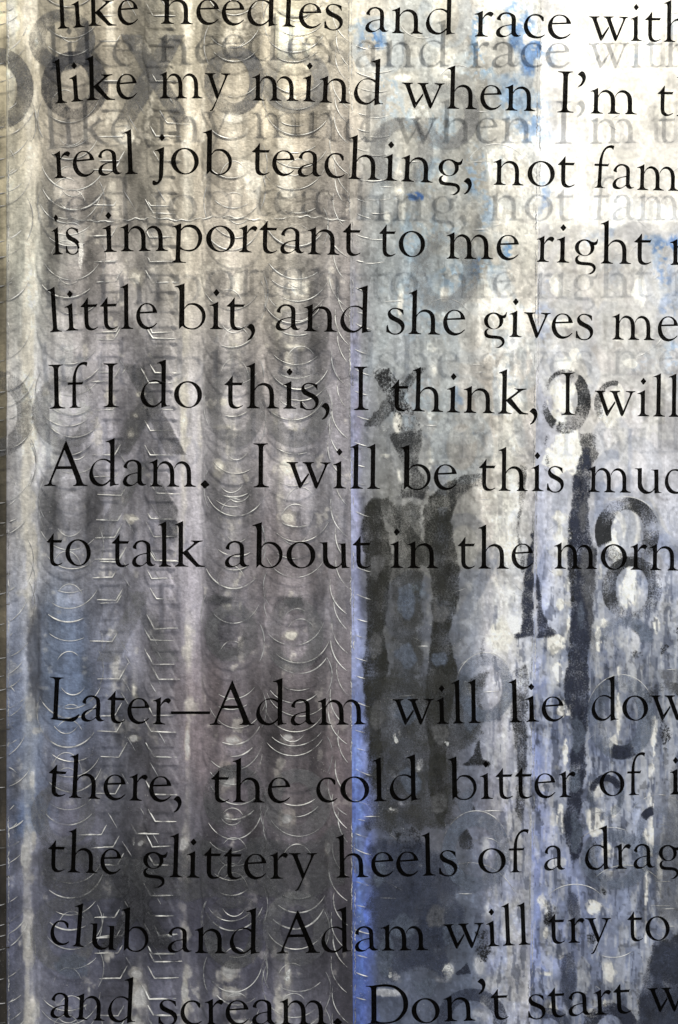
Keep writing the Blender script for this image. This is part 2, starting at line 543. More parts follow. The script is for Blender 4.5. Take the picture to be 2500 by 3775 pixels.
# pale ground showing between the stencil columns of the silver panel
gapm = np.zeros((NY, NX))
for cx, w_, k in ((104, 20, 1.0), (128, 10, .5), (412, 22, .45), (686, 24, .7), (742, 12, .3), (865, 26, .35), (1030, 18, .5), (1068, 16, .35), (1212, 12, .2)):
    gapm += k * np.exp(-((GX - cx - 10 * np.sin(GY / 310.0)) / w_) ** 2)
fade = np.interp(GY, [-300, 600, 1600, 2500, 3100, 3800], [0.9, 0.9, 0.75, 0.5, 0.4, 0.7])
cm = sstep(0.05, 0.40, CHIP * 0.85 + STREAK * 0.25 + gapm * 1.3 - 0.55) * np.clip(gapm * 1.3, 0, 1) * fade * L
paint(cm, (230, 223, 208), 0.85)
hole = sstep(0.62, 0.80, CHIP + 0.2 * FINE) * np.clip(gapm * 1.6 + 0.18, 0, 1) * L
paint(hole, (230, 224, 212), 0.55 )

CREAM = (232, 225, 210)
CHALK_LEFT = ((140,120,46,80),(825,150,26,22),(870,440,52,34),(905,620,42,60),(690,700,22,80),(690,560,20,50),
    (1060,660,30,60),(930,690,30,40),(480,505,36,40),(105,430,18,60),(110,560,14,50),(865,1050,32,42),(1095,1060,38,46),(500,1020,32,34),
    (870,1275,28,18),(1080,1280,36,22),(680,1460,16,48),(520,1450,34,16),(500,1530,26,14),(820,1480,26,18),(108,1380,18,80),(112,1620,26,66),
    (845,1575,36,14),(1090,1580,32,12),(490,1600,24,30),(820,1720,26,30),(1060,1720,30,34),(95,1960,14,40),(500,1912,26,16),(1060,1912,28,24),
    (840,2232,16,12),(1070,2342,28,14),(495,2540,15,40),(108,2640,22,20),(140,2690,34,20),(490,2722,26,14),(850,2730,36,28),(1065,2720,24,16),
    (835,2870,30,42),(690,2730,8,60),(115,2880,15,46),(840,3010,18,14),(1060,3015,24,24),(515,3115,20,26),(680,3110,24,30),(95,3150,12,56),
    (1210,3130,10,28),(1070,3300,24,24),(105,3480,14,58),(500,3590,24,18),(685,3650,11,66),(845,3570,28,36),(1060,3600,28,46),(510,3690,28,56),
    (870,3660,48,22),(1050,3690,36,40),(130,3720,28,46),(330,3650,9,38),(1035,3765,22,20),(500,3765,30,40),(870,3770,40,16),(95,1480,10,60),(680,1560,10,40))
for (x, y, a, b) in CHALK_LEFT:
    blob(x, y, a, b, CREAM, 0.74 if y < 2600 else 0.66, 0.85, 0.22, L)

# blue-grey and plum passages on the silver panel
blob(225, 2480, 105, 250, (128, 146, 178), 0.6, 0.3, 0.25, L)
blob(210, 2250, 60, 130, (150, 164, 190), 0.5, 0.4, 0.5, L)
blob(110, 2760, 60, 200, (118, 134, 165), 0.45, 0.5, 0.4, L)
blob(60, 2500, 26, 330, (104, 114, 140), 0.45, 0.3, 0.4, L)
blob(130, 3020, 70, 60, (96, 116, 156), 0.6, 0.6, 0.4, L)
blob(980, 2750, 330, 330, (136, 122, 122), 0.22, 0.5, 0.6, L)
blob(760, 2650, 90, 220, (140, 118, 114), 0.25, 0.4, 0.5, L)
blob(1240, 2900, 60, 300, (124, 108, 110), 0.3, 0.3, 0.5, L)
blob(1050, 2080, 160, 180, (150, 132, 128), 0.25, 0.5, 0.6, L)
for (x, y, a, b, k) in ((812,2210,56,16,.8),(820,2320,60,60,.45),(800,2400,50,26,.5),(1070,2210,44,14,.5),(1090,2330,50,50,.3),(130,2400,26,160,.6),
    (150,2560,40,60,.6),(280,1660,80,30,.4),(660,3120,40,40,.3),(870,3140,110,26,.5),(230,3160,110,40,.4),(1240,3050,40,60,.3),(860,3480,90,50,.4),(1180,2320,26,160,.35)):
    blob(x, y, a, b, (58, 58, 64), k, 0.5, 0.4, L)

# blue glazes on the middle and right panels
for (x, y, a, b, c, k, sp) in (
    (1370,150,50,46,(70,112,165),.8,.5),(1330,90,30,40,(130,158,188),.6,.3),(1425,300,46,40,(120,150,180),.6,.3),(1770,160,30,90,(110,145,182),.75,.4),
    (1745,240,60,50,(130,160,188),.6,.4),(1900,60,40,70,(90,130,180),.75,.7),(1945,190,40,110,(70,112,170),.85,.6),(1905,330,40,80,(112,148,190),.7,.7),
    (1920,400,70,70,(120,152,188),.6,.6),(1935,480,40,60,(96,132,180),.6,.6),(1440,420,60,90,(150,170,188),.5,.2),(1600,470,90,60,(145,165,180),.5,.2),
    (1540,725,44,16,(50,86,145),.95,.3),(1500,728,40,12,(90,112,140),.7,.3),(1760,650,50,90,(120,150,182),.75,.5),(1790,760,26,70,(110,142,178),.7,.5),
    (1600,640,70,50,(130,155,178),.5,.3),(1570,860,120,90,(132,156,176),.5,.2),(1770,980,46,40,(74,118,165),.85,.6),(1700,1010,120,50,(120,150,176),.6,.3),
    (1870,930,20,30,(80,126,176),.8,.4),(1560,1120,110,120,(148,168,184),.5,.2),(1690,1440,20,60,(118,146,180),.7,.5),(1540,1480,90,90,(148,166,180),.4,.2),
    (1770,1590,40,20,(128,156,184),.5,.3),(1545,2180,40,40,(128,150,172),.5,.3),
    (2010,1180,34,120,(160,172,198),.7,.3),(2200,860,60,40,(140,154,176),.7,.5),(2390,880,26,30,(110,136,170),.8,.5),(2440,930,40,60,(86,116,158),.85,.6),
    (2450,1040,50,70,(110,132,168),.7,.6),(2480,900,26,60,(70,104,158),.8,.5),(2270,1000,70,60,(168,172,178),.6,.2),(2370,1330,60,40,(170,180,192),.5,.3),
    (2480,1340,30,60,(140,164,192),.7,.4),(2470,1130,40,60,(120,138,170),.6,.5),(2015,740,26,50,(110,140,190),.7,.6),(2010,680,20,50,(130,155,190),.6,.6),
    (2330,760,60,20,(110,140,180),.45,.9),(2020,200,30,40,(96,132,180),.55,.9),(2340,215,14,40,(100,130,165),.7,.7),(2480,60,26,60,(120,142,170),.5,.7),
    (2010,440,30,70,(150,170,200),.6,.5),(2330,640,20,30,(170,176,180),.6,.2)):
    blob(x, y, a, b, c, k, 0.6, 0.4, None, sp)
# ultramarine along the edges of the two panels
ub = MI * (1 - sstep(12, 44, GX - seam_mid(GY) + EDGE_N * 12)) * sstep(2300, 2900, GY) * sstep(-0.7, 0.5, STREAK * .6 + smooth_noise(30, 160) * .7 + 0.35)
paint(ub, (88, 104, 168), 0.78)
ub = MI * (1 - sstep(6, 34, GX - seam_mid(GY) + EDGE_N * 10)) * sstep(700, 1500, GY) * (1 - sstep(2300, 2900, GY))
paint(ub, (165, 170, 205), 0.6)
for (x, y, a, b, k) in ((2015,2560,34,60,.8),(2020,2730,60,22,.8),(1985,2680,12,60,.8),(1985,2790,10,60,.7),(2150,2890,34,46,.55),(1990,3110,26,40,.9),(2040,3090,40,24,.5),
    (2075,3160,20,70,.55),(2010,3260,20,50,.4),(1985,3400,30,70,.75),(2030,3290,40,20,.5),(2110,3100,26,60,.6),(2110,3500,36,160,.45),(2080,3640,40,90,.35),(2270,3330,60,110,.3),(2290,3560,34,60,.4),
    (2210,3060,60,40,.25),(2330,2990,20,60,.3),(2150,2840,30,40,.5),(1990,2480,18,110,.35),(1995,2150,20,120,.3),(2200,3740,30,30,.4)):
    blob(x, y, a, b, (120, 136, 190), k * .5, 0.7, 0.45, RI)

# chalk-white left bare on the middle and right panels
WHITE = (236, 233, 222)
CHALK_TOP = ((1650,230,60,60),(1480,285,46,16),(1560,420,30,26),(1470,650,18,70),(1480,760,16,60),(1640,660,16,30),(1430,800,10,20),(1640,1090,20,30),(1590,1280,16,16),
    (1475,1130,14,60),(1585,1530,14,14),(1465,1560,14,40),(1420,1680,22,8),(1470,1750,12,34),(1590,1700,12,40),(1870,1500,60,160),(1840,1900,70,120),(1870,2010,50,70),(1860,2200,50,100),
    (1850,2340,60,60),(1880,1640,50,90),(1600,1360,14,30),(1790,1050,22,100),(1845,1150,50,70),(1910,1250,40,60),(1820,620,30,110),(1900,700,70,120),(1880,550,60,70),(1950,880,36,100))
for (x, y, a, b) in CHALK_TOP:
    blob(x, y, a, b, WHITE, 0.7, 0.6, 0.4, MI, 0.9)
CHALK_LOW = ((1860,2690,22,40),(1830,2760,40,60),(1880,2600,30,60),(1890,2900,34,60),(1800,2640,12,20),(1780,3040,14,26),(1790,3140,20,44),(1830,3330,50,50),(1870,3420,26,50),(1800,3360,26,36),
    (1770,3560,26,36),(1850,3660,20,90),(1810,3620,30,40),(1900,3060,30,60),(1460,3600,20,24),(1440,3580,10,14),(1660,3570,20,26),(1630,3610,26,14),(1445,2990,22,14),(1480,2960,26,10),(1545,2820,16,30),(1450,2850,14,18),
    (1440,3660,50,14),(1650,2730,12,12),(1470,2700,6,24),(1770,3740,30,30),(1790,3690,20,20),(1880,3500,14,60),(1550,3190,12,10),(1470,2320,6,12),(1720,2540,16,26))
for (x, y, a, b) in CHALK_LOW:
    blob(x, y, a, b, (200, 200, 204), 0.7, 0.6, 0.4, MI, 0.9)
CHALK_RIGHT = ((2072,1470,46,74),(2078,1690,52,78),(2262,1500,44,64),(2085,1640,40,60),(2310,1230,44,40),(2320,1340,36,18),(2080,1190,44,18),(2100,1130,20,26),(2120,1300,18,40),(2090,1340,40,30),(2080,960,24,40),(2060,1060,26,40),
    (2350,1080,30,46),(2070,790,60,50),(2060,1912,38,26),(2060,1985,30,44),(2048,2035,36,22),(2055,2110,20,14),(2068,2232,30,16),(2090,2150,10,24),(2045,2375,56,26),(2225,2295,34,20),(2285,2350,26,50),(2208,2365,14,44),
    (2065,2490,26,56),(2340,2300,12,30),(2420,2300,14,40),(2332,2170,52,72),(2313,1965,50,68),(2260,2020,26,60),(2215,2110,14,50),(2310,2440,26,30),(2100,2330,14,40),
    (2068,2615,42,34),(2048,2695,22,8),(2078,2780,18,44),(2052,2832,32,12),(2030,2900,42,20),(2062,3000,28,40),(2076,3060,16,22),(2200,2905,34,40),(2285,2570,16,60),(2255,2752,26,38),(2280,2600,10,60),
    (2205,3030,54,34),(2412,2690,10,60),(2400,2880,14,60),(2396,3060,12,80),(2240,3150,34,30),(2262,3225,48,22),(2386,3180,10,120),(2380,3340,12,110),(2042,3180,34,22),(2205,3345,44,24),(2028,3350,44,50),(2150,3590,20,56),
    (2016,3590,34,10),(2230,3700,34,16),(2180,3735,30,12),(2030,3710,26,34),(2250,3590,26,40),(2050,3500,40,30),(2340,3420,8,40),(2270,2990,16,26),(2430,3240,10,60),(2200,2990,30,10),(2020,3440,30,40),(2480,3480,10,14))
for (x, y, a, b) in CHALK_RIGHT:
    blob(x, y, a, b, (242, 238, 228) if y < 2500 else (236, 232, 224), 0.9, 0.65, 0.08, RI)
# warm grey letters left in the chalk at the top right
for (x, y, a, b) in ((2260,330,90,30),(2180,420,50,40),(2440,300,40,70),(2300,180,50,60),(2250,600,60,70),(2400,640,34,60),(2150,640,34,80),(2210,90,40,60),(2470,420,40,50),(2080,300,40,30),(2450,40,50,40),(2190,30,50,22),(2340,480,40,30)):
    blob(x, y, a, b, (204, 200, 190), 0.5, 0.8, 0.08, RI)
blob(2230, 770, 140, 60, (250, 249, 244), .9, .3, .2, RI)
blob(2430, 790, 110, 36, (250, 249, 244), .9, .3, .2, RI)
blob(2170, 300, 60, 500, (248, 247, 242), .4, .6, .5, RI)

# later glazes of half transparent letters that cut the bare chalk into crescents and wedges
def glaze_ring(cx, cy, k, rgb, a, reg):
    s, m = ring_mask(cx, cy, 112 * k, 132 * k, 56 * k, 82 * k, 4, rag=.03, icx=cx + rng.uniform(-6, 6))
    paint_w(s, m * sstep(-.9, .5, DAB[s] + .35), rgb, a, reg)


def glaze_bar(cx, cy, w_, h_, lean, rgb, a, reg):
    s = win(cx - w_ - h_ * abs(lean) - 20, cx + w_ + h_ * abs(lean) + 20, cy - h_ - 20, cy + h_ + 20)
    u = GX[s] - cx - lean * (GY[s] - cy) + EDGE_N[s] * 5
    m = (1 - sstep(w_ - 4, w_ + 4, np.abs(u))) * (1 - sstep(h_ - 4, h_ + 4, np.abs(GY[s] - cy)))
    paint_w(s, m * sstep(-.9, .5, DAB[s] + .35), rgb, a, reg)


for k in range(120):
    cx = rng.choice([2030, 2110, 2240, 2320, 2450]) + rng.uniform(-30, 30); cy = 3900 - 3050 * rng.random() ** 0.9
    lo_ = cy < 1700
    rgb = rng.choice([(196, 194, 190), (186, 188, 194), (206, 202, 194)]) if lo_ else rng.choice([(152, 156, 170), (138, 144, 160), (170, 172, 180), (124, 134, 162), (176, 174, 170)])
    if k % 2: glaze_ring(cx, cy, rng.uniform(.6, 1.05), rgb, rng.uniform(.35, .65), RI)
    else: glaze_bar(cx, cy, rng.uniform(10, 34), rng.uniform(40, 150), rng.choice([0, 0, .5, -.5, .25]), rgb, rng.uniform(.3, .6), RI)
for k in range(26):
    glaze_ring(rng.uniform(2020, 2480), rng.uniform(-60, 800), rng.uniform(.7, 1.1), (214, 210, 202), rng.uniform(.25, .5), RI)
for k in range(90):
    cx = rng.choice([1420, 1500, 1640, 1720, 1860, 1910]) + rng.uniform(-30, 30); cy = 3900 - 3950 * rng.random()
    if cy < 1700: rgb = rng.choice([(168, 172, 172), (158, 166, 172), (186, 182, 172), (150, 162, 174)])
    elif cx > 1780: rgb = rng.choice([(176, 172, 168), (160, 164, 176), (190, 186, 178)])
    else: rgb = rng.choice([(96, 102, 116), (84, 86, 92), (112, 118, 132), (74, 78, 90)])
    if k % 2: glaze_ring(cx, cy, rng.uniform(.7, 1.1), rgb, rng.uniform(.25, .5), MI)
    else: glaze_bar(cx, cy, rng.uniform(14, 44), rng.uniform(50, 170), rng.choice([0, 0, .5, -.5, .25]), rgb, rng.uniform(.25, .5), MI)
for ci, cx, y, rx, ry, ix, iy in RINGS:
    if rng.random() < (.35 if ci else .1):
        s, m = ring_mask(cx, y, rx, ry, ix, iy, 4, rag=.02)
        tone_w(s, m, rng.uniform(.82, .95), L + ED)
for k in range(46):
    y = -100 + k * 88 + rng.uniform(-30, 30); cx = 512 + rng.uniform(-20, 20)
    for sg in (1, -1):
        s = win(cx - 200, cx + 200, y - 150, y + 150)
        u = (GX[s] - cx) - sg * (GY[s] - y) * 0.62
        m = (1 - sstep(38, 44, np.abs(u))) * (1 - sstep(140, 146, np.abs(GY[s] - y)))
        tone_w(s, m, rng.choice([.88, .94, 1.05, 1.08]), L)
# the silver panel was dragged downwards while wet
kern = 41
pad = np.pad(CAN, ((kern, kern), (0, 0), (0, 0)), mode='edge')
cs = np.cumsum(pad, 0)
drag = (cs[kern + kern // 2 + 1:kern + kern // 2 + 1 + NY] - cs[kern - kern // 2:kern - kern // 2 + NY]) / (2 * (kern // 2) + 1)
wet = np.clip(.52 + .5 * STREAK, .15, .85)[..., None] * (L + ED)[..., None]
CAN[:] = CAN * (1 - wet) + drag * wet
for k in range(60):
    cx = rng.choice([2040, 2120, 2240, 2330, 2450]) + rng.uniform(-40, 40); cy = rng.uniform(2350, 3850)
    rgb = rng.choice([(94, 102, 126), (106, 111, 126), (84, 90, 106), (112, 119, 138)])
    if k % 2: glaze_ring(cx, cy, rng.uniform(.5, 1.0), rgb, rng.uniform(.4, .7), RI)
    else: glaze_bar(cx, cy, rng.uniform(8, 30), rng.uniform(30, 120), rng.choice([0, 0, .5, -.5]), rgb, rng.uniform(.35, .65), RI)
# and the right one, more lightly, in its lower half
wet = (np.clip(.30 + .45 * STREAK, 0, .8) * sstep(1500, 2300, GY))[..., None] * RI[..., None]
pad = np.pad(CAN, ((kern, kern), (0, 0), (0, 0)), mode='edge'); cs = np.cumsum(pad, 0)
drag = (cs[kern + kern // 2 + 1:kern + kern // 2 + 1 + NY] - cs[kern - kern // 2:kern - kern // 2 + NY]) / (2 * (kern // 2) + 1)
CAN[:] = CAN * (1 - wet) + drag * wet
# chalk scraped back through the glazes
for k, (x, y, a, b) in enumerate(CHALK_LEFT):
    blob(x + rng.uniform(-3, 3), y + rng.uniform(-3, 3), a * rng.uniform(.45, .8), b * rng.uniform(.45, .8), (236, 230, 217) if y < 2600 else (206, 204, 202), 0.75, 0.9, 0.08, L)
cm2 = sstep(0.30, 0.42, CHIP * 0.9 + FINE * .2 + gapm * 0.9 - 0.55) * fade * L
paint(cm2, (230, 223, 209), 0.45)
for k, (x, y, a, b) in enumerate(CHALK_RIGHT):
    q_ = 1 if y < 1900 else rng.uniform(.45, .8)
    if k % 3 != 1: blob(x + rng.uniform(-8, 8), y + rng.uniform(-4, 4), a * rng.uniform(.6, .95) * q_, b * rng.uniform(.6, .95) / q_ ** .7, (242, 238, 228) if y < 2500 else (236, 232, 224), 0.92, 0.8, 0.07, RI)
for k, (x, y, a, b) in enumerate(CHALK_TOP + CHALK_LOW):
    if k % 2: blob(x, y, a * .7, b * .7, (232, 228, 218) if y < 2500 else (198, 198, 202), 0.8, 0.8, 0.1, MI)
vs = smooth_noise(17, 110, 4, .6)
low = sstep(1700, 2400, GY) * (RI + .8 * MI * sstep(1780, 1840, GX))
paint(sstep(.42, .55, vs + .35 * CHIP) * low, (226, 222, 214), .30)
paint(sstep(.42, .55, -vs + .35 * DAB + .2 * FINE) * low, (58, 64, 82), .55)
# thin skins of paint laid one over another, each with its own torn edge
for sx, sy, reg, n_, amp in ((44, 240, L, 5, .045), (70, 120, L, 4, .04), (60, 260, MI, 5, .05), (90, 110, MI, 3, .045), (70, 220, RI, 4, .04), (100, 110, RI, 3, .04)):
    for q in range(n_):
        nz = smooth_noise(sx, sy, 5, .62)
        t = rng.uniform(.05, .45)
        mult(1 + reg * sstep(t, t + .07, nz) * rng.choice([-1, 1, -1, 1]) * amp * rng.uniform(.6, 1.2))
# dry specks where the brush skipped
sk = sstep(.55, .75, smooth_noise(11, 15, 2) * .8 + DAB * .6)
mult(1 - (L * .05 + MI * .12 + RI * (.08 + .16 * sstep(1900, 2600, GY)) * sstep(900, 1500, GY)) * sk)
sk = sstep(.6, .8, smooth_noise(10, 13, 2) * .8 - DAB * .6)
mult(1 + (L * .06 + MI * .12 + RI * .04) * sk)
# fine mottle
mult(1 + 0.03 * FINE + 0.035 * smooth_noise(9, 9, 1))

# ------------------------------------------------------------------ painted panels
def panel(name, key, left, right, mat, label, y_off, xa=None, xb=None):
    """a tall board whose face carries the painted colours, with real sides"""
    n_u = max(4, int((xb - xa) / ST))
    n_v = NY
    yy = gy
    lo = left(yy) if callable(left) else np.full(n_v, left)
    hi = right(yy) if callable(right) else np.full(n_v, right)
    u = np.linspace(0, 1, n_u)
    PXX = lo[:, None] * (1 - u) + hi[:, None] * u
    PYY = np.repeat(yy[:, None], n_u, 1)
    inset = 2.0
    jit = np.cumsum(nrng.normal(0, .25, n_v)); jit -= np.linspace(jit[0], jit[-1], n_v); jit = np.clip(jit, -3, 3)
    PXX[:, 0] += jit; PXX[:, -1] += jit[::-1]
    own_lo = {'left': seam_left, 'mid': seam_mid, 'right': seam_right}.get(key)
    own_hi = {'edge': seam_left, 'left': seam_mid, 'mid': seam_right}.get(key)
    a_ = (own_lo(yy) if own_lo else lo)[:, None] + 4; z_ = (own_hi(yy) if own_hi else hi)[:, None] - 4
    qx = np.clip(PXX, a_, z_)
    ixs = np.clip(np.round((qx - X0) / ST).astype(int), 0, NX - 1)
    iys = np.clip(np.round((PYY - Y0) / ST).astype(int), 0, NY - 1)
    col = np.clip(srgb2lin(CAN[iys, ixs]), 0.012, 0.86)
    co = np.zeros((n_v * n_u, 3))
    co[:, 0] = ((PXX - 1250) * PX).ravel()
    lift = (0.35 * EDGE_N + 0.5 * CHIP)[iys, ixs] * 0.00022 + (RELIEF[iys, ixs] if key in ('edge', 'left') else 0)
    co[:, 1] = (y_off - lift).ravel()
    co[:, 2] = ((1887.5 - PYY) * PX).ravel()
    idx = np.arange(n_v * n_u).reshape(n_v, n_u)
    quads = np.stack([idx[:-1, :-1], idx[1:, :-1], idx[1:, 1:], idx[:-1, 1:]], -1).reshape(-1, 4)
    # back of the board and its four sides
    loop = np.concatenate([idx[0, :], idx[1:, -1], idx[-1, -2::-1], idx[-2:0:-1, 0]])
    back = co[loop].copy(); back[:, 1] = y_off + 0.0004
    base = len(co)
    bi = base + np.arange(len(loop))
    side = np.stack([loop, np.roll(loop, -1), np.roll(bi, -1), bi], -1)
    allco = np.vstack([co, back]); faces = np.vstack([quads, side])
    me = bpy.data.meshes.new(name)
    me.vertices.add(len(allco)); me.vertices.foreach_set('co', allco.ravel().astype(np.float32))
    nf = len(faces)
    me.loops.add(nf * 4); me.polygons.add(nf)
    me.loops.foreach_set('vertex_index', faces.ravel().astype(np.int32))
    me.polygons.foreach_set('loop_start', (np.arange(nf) * 4).astype(np.int32))
    sm = np.ones(nf, dtype=bool); sm[len(quads):] = False
    me.update(calc_edges=True)
    me.polygons.foreach_set('use_smooth', sm)
    ca = me.color_attributes.new('paint', 'FLOAT_COLOR', 'POINT')
    full = np.ones((len(allco), 4), dtype=np.float32)
    full[:base, :3] = col.reshape(-1, 3)
    full[base:, :3] = col.reshape(-1, 3)[loop]
    ca.data.foreach_set('color', full.ravel())
    o = link(name, me, None, mat)
    tag(o, label, 'painted panel')
    return o


P_EDGE = panel('painted_panel', 'edge', X0 + 8, lambda y: seam_left(y) + 5, M_EDGE, 'narrow dark olive brown painted panel along the left border of the photo', 0.0005, X0, 29)
P_LEFT = panel('painted_panel', 'left', lambda y: seam_left(y), lambda y: seam_mid(y), M_LEFT, 'silver grey embossed panel with columns of O and X stencils, behind the line beginnings', 0.0, 29, 1297)
P_MID = panel('painted_panel', 'mid', lambda y: seam_mid(y) - 6, lambda y: seam_right(y), M_MID, 'middle panel, slate and cream paint with sooty vertical strokes and an ultramarine left edge', 0.0005, 1297, 1973)
P_RIGHT = panel('painted_panel', 'right', lambda y: seam_right(y) - 6, X1 - 8, M_RIGHT, 'chalk white and lavender panel with dark ring stencils and a tall navy stroke', 0.0010, 1973, X1)

bk = mesh('wall', [(-3, 0.012, -2.2), (3, 0.012, -2.2), (3, 0.012, 2.2), (-3, 0.012, 2.2)], [(0, 1, 2, 3)])
mw, n_, l_ = new_mat("wall_plaster")
o_ = n_.new('ShaderNodeOutputMaterial'); b_ = n_.new('ShaderNodeBsdfPrincipled')
g_ = n_.new('ShaderNodeNewGeometry'); r_ = n_.new('ShaderNodeValToRGB')
r_.color_ramp.elements[0].color = (0.62, 0.61, 0.58, 1); r_.color_ramp.elements[1].color = (0.70, 0.69, 0.66, 1)
l_.new(noise(n_, l_, g_.outputs['Position'], 14), r_.inputs[0]); l_.new(r_.outputs[0], b_.inputs['Base Color'])
b_.inputs['Roughness'].default_value = 0.8
l_.new(b_.outputs[0], o_.inputs[0])
wo = link('wall', bk, None, mw)
tag(wo, 'plain pale plaster wall behind the painted panels', None, None, 'structure')

# ------------------------------------------------------------------ raised lines of paint
class Ridges:
    def __init__(self): self.items = []

    def add(self, pts, w=3.6, h=0.0008, taper=0.35, base=0.0):
        n = len(pts)
        if n < 2: return
        V, F = [], []
        b0 = 0
        for i, (x, y) in enumerate(pts):
            x2, y2 = pts[min(n - 1, i + 1)]; x1, y1 = pts[max(0, i - 1)]
            dx, dy = x2 - x1, y2 - y1
            q = math.hypot(dx, dy) or 1.0
            nx, ny = -dy / q, dx / q
            e = min(i, n - 1 - i) / max(1, n - 1)
            k = min(1.0, 0.35 + e / taper) if taper else 1.0
            if ny > 0: nx, ny = -nx, -ny          # (nx, ny) now points up the picture
            for o, hh in ((.75, -.0003), (.05, h * k * .75), (-.35, h * k), (-.5, -.0004)):
                V.append(W(x + nx * w * o * k, y + ny * w * o * k, hh + base + (relief(x, y) if x < 1290 else 0)))
        for i in range(n - 1):
            a = b0 + i * 4
            for j in range(3):
                F.append((a + j, a + j + 1, a + j + 5, a + j + 4))
        size = w * h * sum(math.hypot(pts[i + 1][0] - pts[i][0], pts[i + 1][1] - pts[i][1]) for i in range(n - 1))
        if max(p[1] for p in pts) < 0 or min(p[1] for p in pts) > H_PX or max(p[0] for p in pts) < 0: size = 0
        self.items.append((size, V, F))

    def build(self, parent, mat, own):
        """the largest lines each as a part of their own, the rest as one mass"""
        self.items.sort(key=lambda t: -t[0])
        for size, V, F in self.items[:own]:
            link('raised_line', mesh('raised_line', V, F, True), parent, mat)
        V, F = [], []
        for size, v, f in self.items[own:]:
            o = len(V); V += v
            F += [tuple(q + o for q in t) for t in f]
        if V:
            r = link('raised_texture', mesh('raised_texture', V, F, True), parent, mat)
            r['kind'] = 'stuff'


def arc(cx, cy, rx, ry, a0, a1, n=26, wob=1.0):
    ph = rng.uniform(0, 6)
    out = []
    for i in range(n):
        a = math.radians(a0 + (a1 - a0) * i / (n - 1))
        k = 1 + 0.006 * wob * math.sin(3 * a + ph)
        out.append((cx + rx * k * math.cos(a), cy + ry * k * math.sin(a)))
    return out


rd = {'edge': Ridges(), 'left': Ridges(), 'mid': Ridges(), 'right': Ridges()}
rd2 = {'left': Ridges(), 'mid': Ridges(), 'right': Ridges()}


def clip_add(dst, pts, x0, x1, **k):
    run = []
    for p in pts:
        if x0 < p[0] < x1: run.append(p)
        else:
            if len(run) > 1: dst.add(run, **k)
            run = []
    if len(run) > 1: dst.add(run, **k)


for ci, cx, y, rx, ry, ix, iy in RINGS:
    if rng.random() < 0.34: continue
    c0 = rng.uniform(70, 100)
    sp = rng.uniform(22, 72)
    pts = arc(cx, y, rx - rng.uniform(0, 10), ry, c0 - sp, c0 + sp, 30)
    hh = rng.choice([0.0003, 0.0004, 0.0006, 0.0009, 0.0012])
    clip_add(rd['left'], pts, 33, 1284, w=rng.choice([1.9, 2.3, 2.8, 3.4, 4.6]), h=hh)
    if ci == 0:
        clip_add(rd['edge'], pts, -250, 25, w=3.8, h=hh + .0004, base=-0.0005)
    if rng.random() < 0.35:
        pts = arc(cx + rng.uniform(-10, 10), y, ix, iy, rng.uniform(190, 230), rng.uniform(300, 350), 18)
        clip_add(rd['left'], pts, 33, 1284, w=2.6, h=0.0005)
    if rng.random() < 0.3:
        pts = arc(cx + rng.uniform(-10, 10), y, ix, iy, 40, 140, 18)
        clip_add(rd['left'], pts, 33, 1284, w=2.8, h=0.0006)
XF = [303,456,502,590,626,757,793,871,967,1035,1221,1253,1376,1408,1510,1590,1677,1760,1831,1916,1978,2059,2070,2129,2211,2223,2318,2362,2452,2504,2587,2641,2695,2795,2929,3028,3078,3126,3186,3295,3381,3451,3459,3507,3545,3609,3678,3740,3800,150,60]
for y in XF:
    cx = 508 + rng.uniform(-14, 14)
    if y == 456: cx = 562
    if y in (502, 590): cx = 524
    if y == 3078: cx = 452
    wob = rng.uniform(-4, 4)
    up = rng.uniform(14, 60)
    for sg in (-1, 1):
        if rng.random() < .12: continue
        fx0, fx1 = (cx - 155, cx - 76) if sg < 0 else (cx + 58, cx + 142)
        y = y + rng.uniform(-5, 5); fx0 += rng.uniform(-9, 9); fx1 += rng.uniform(-9, 9)
        pts = [(fx0, y + wob), (fx0 + 26, y + wob * .6), (fx0 + 52, y + wob * .2), (fx1, y)]
        if sg < 0: pts += [(fx1 + up * .28, y - up * .5), (fx1 + up * .56, y - up)]
        else: pts = [(fx0 - up * .56, y - up), (fx0 - up * .28, y - up * .5)] + pts
        rd['left'].add(pts, w=rng.uniform(3.4, 5.0), h=rng.choice([.0008, .0012, .0014]), taper=0.06)
    if rng.random() < 0.5:      # inner notch of the X
        a = rng.uniform(40, 90)
        rd2['left'].add([(cx - 60, y - 90), (cx - 60 + a * .3, y - 90 + a * .5), (cx - 60 + a * .6, y - 90 + a)], w=3, h=.0006)
        rd2['left'].add([(cx + 50, y - 120), (cx + 50 + a * .3, y - 120 + a * .5), (cx + 50 + a * .6, y - 120 + a)], w=3, h=.0006)
# sides of the column strokes, faint
for k in range(70):
    ci = rng.randrange(4); cx, rx, ry, ix, iy = COLS[ci]
    y = rng.uniform(0, 3800)
    a = rng.choice([0, 180])
    pts = arc(cx + rng.uniform(-8, 8), y, rx, ry, a - 32, a + 32, 16)
    clip_add(rd2['left'], pts, 33, 1284, w=3.0, h=.0006)
# rings that cross from the silver panel on to the middle one
y = 40.0
while y < 3800:
    cx = 1385 + rng.uniform(-14, 14)
    for ang in ((100, 190), (62, 100)):
        pts = arc(cx, y, rng.uniform(150, 168), rng.uniform(128, 150), ang[0], ang[1], 26)
        hh = rng.choice([.0005, .0008, .0011])
        clip_add(rd['left'], pts, 1195, 1286, w=3.8, h=hh)
        if ang[0] == 100 or y < 900:
            clip_add(rd['mid'], [p for p in pts if p[0] < 1400 + rng.uniform(-40, 60)], 1308, 1700, w=3.6, h=hh, base=-.0005)
    y += rng.uniform(56, 116)
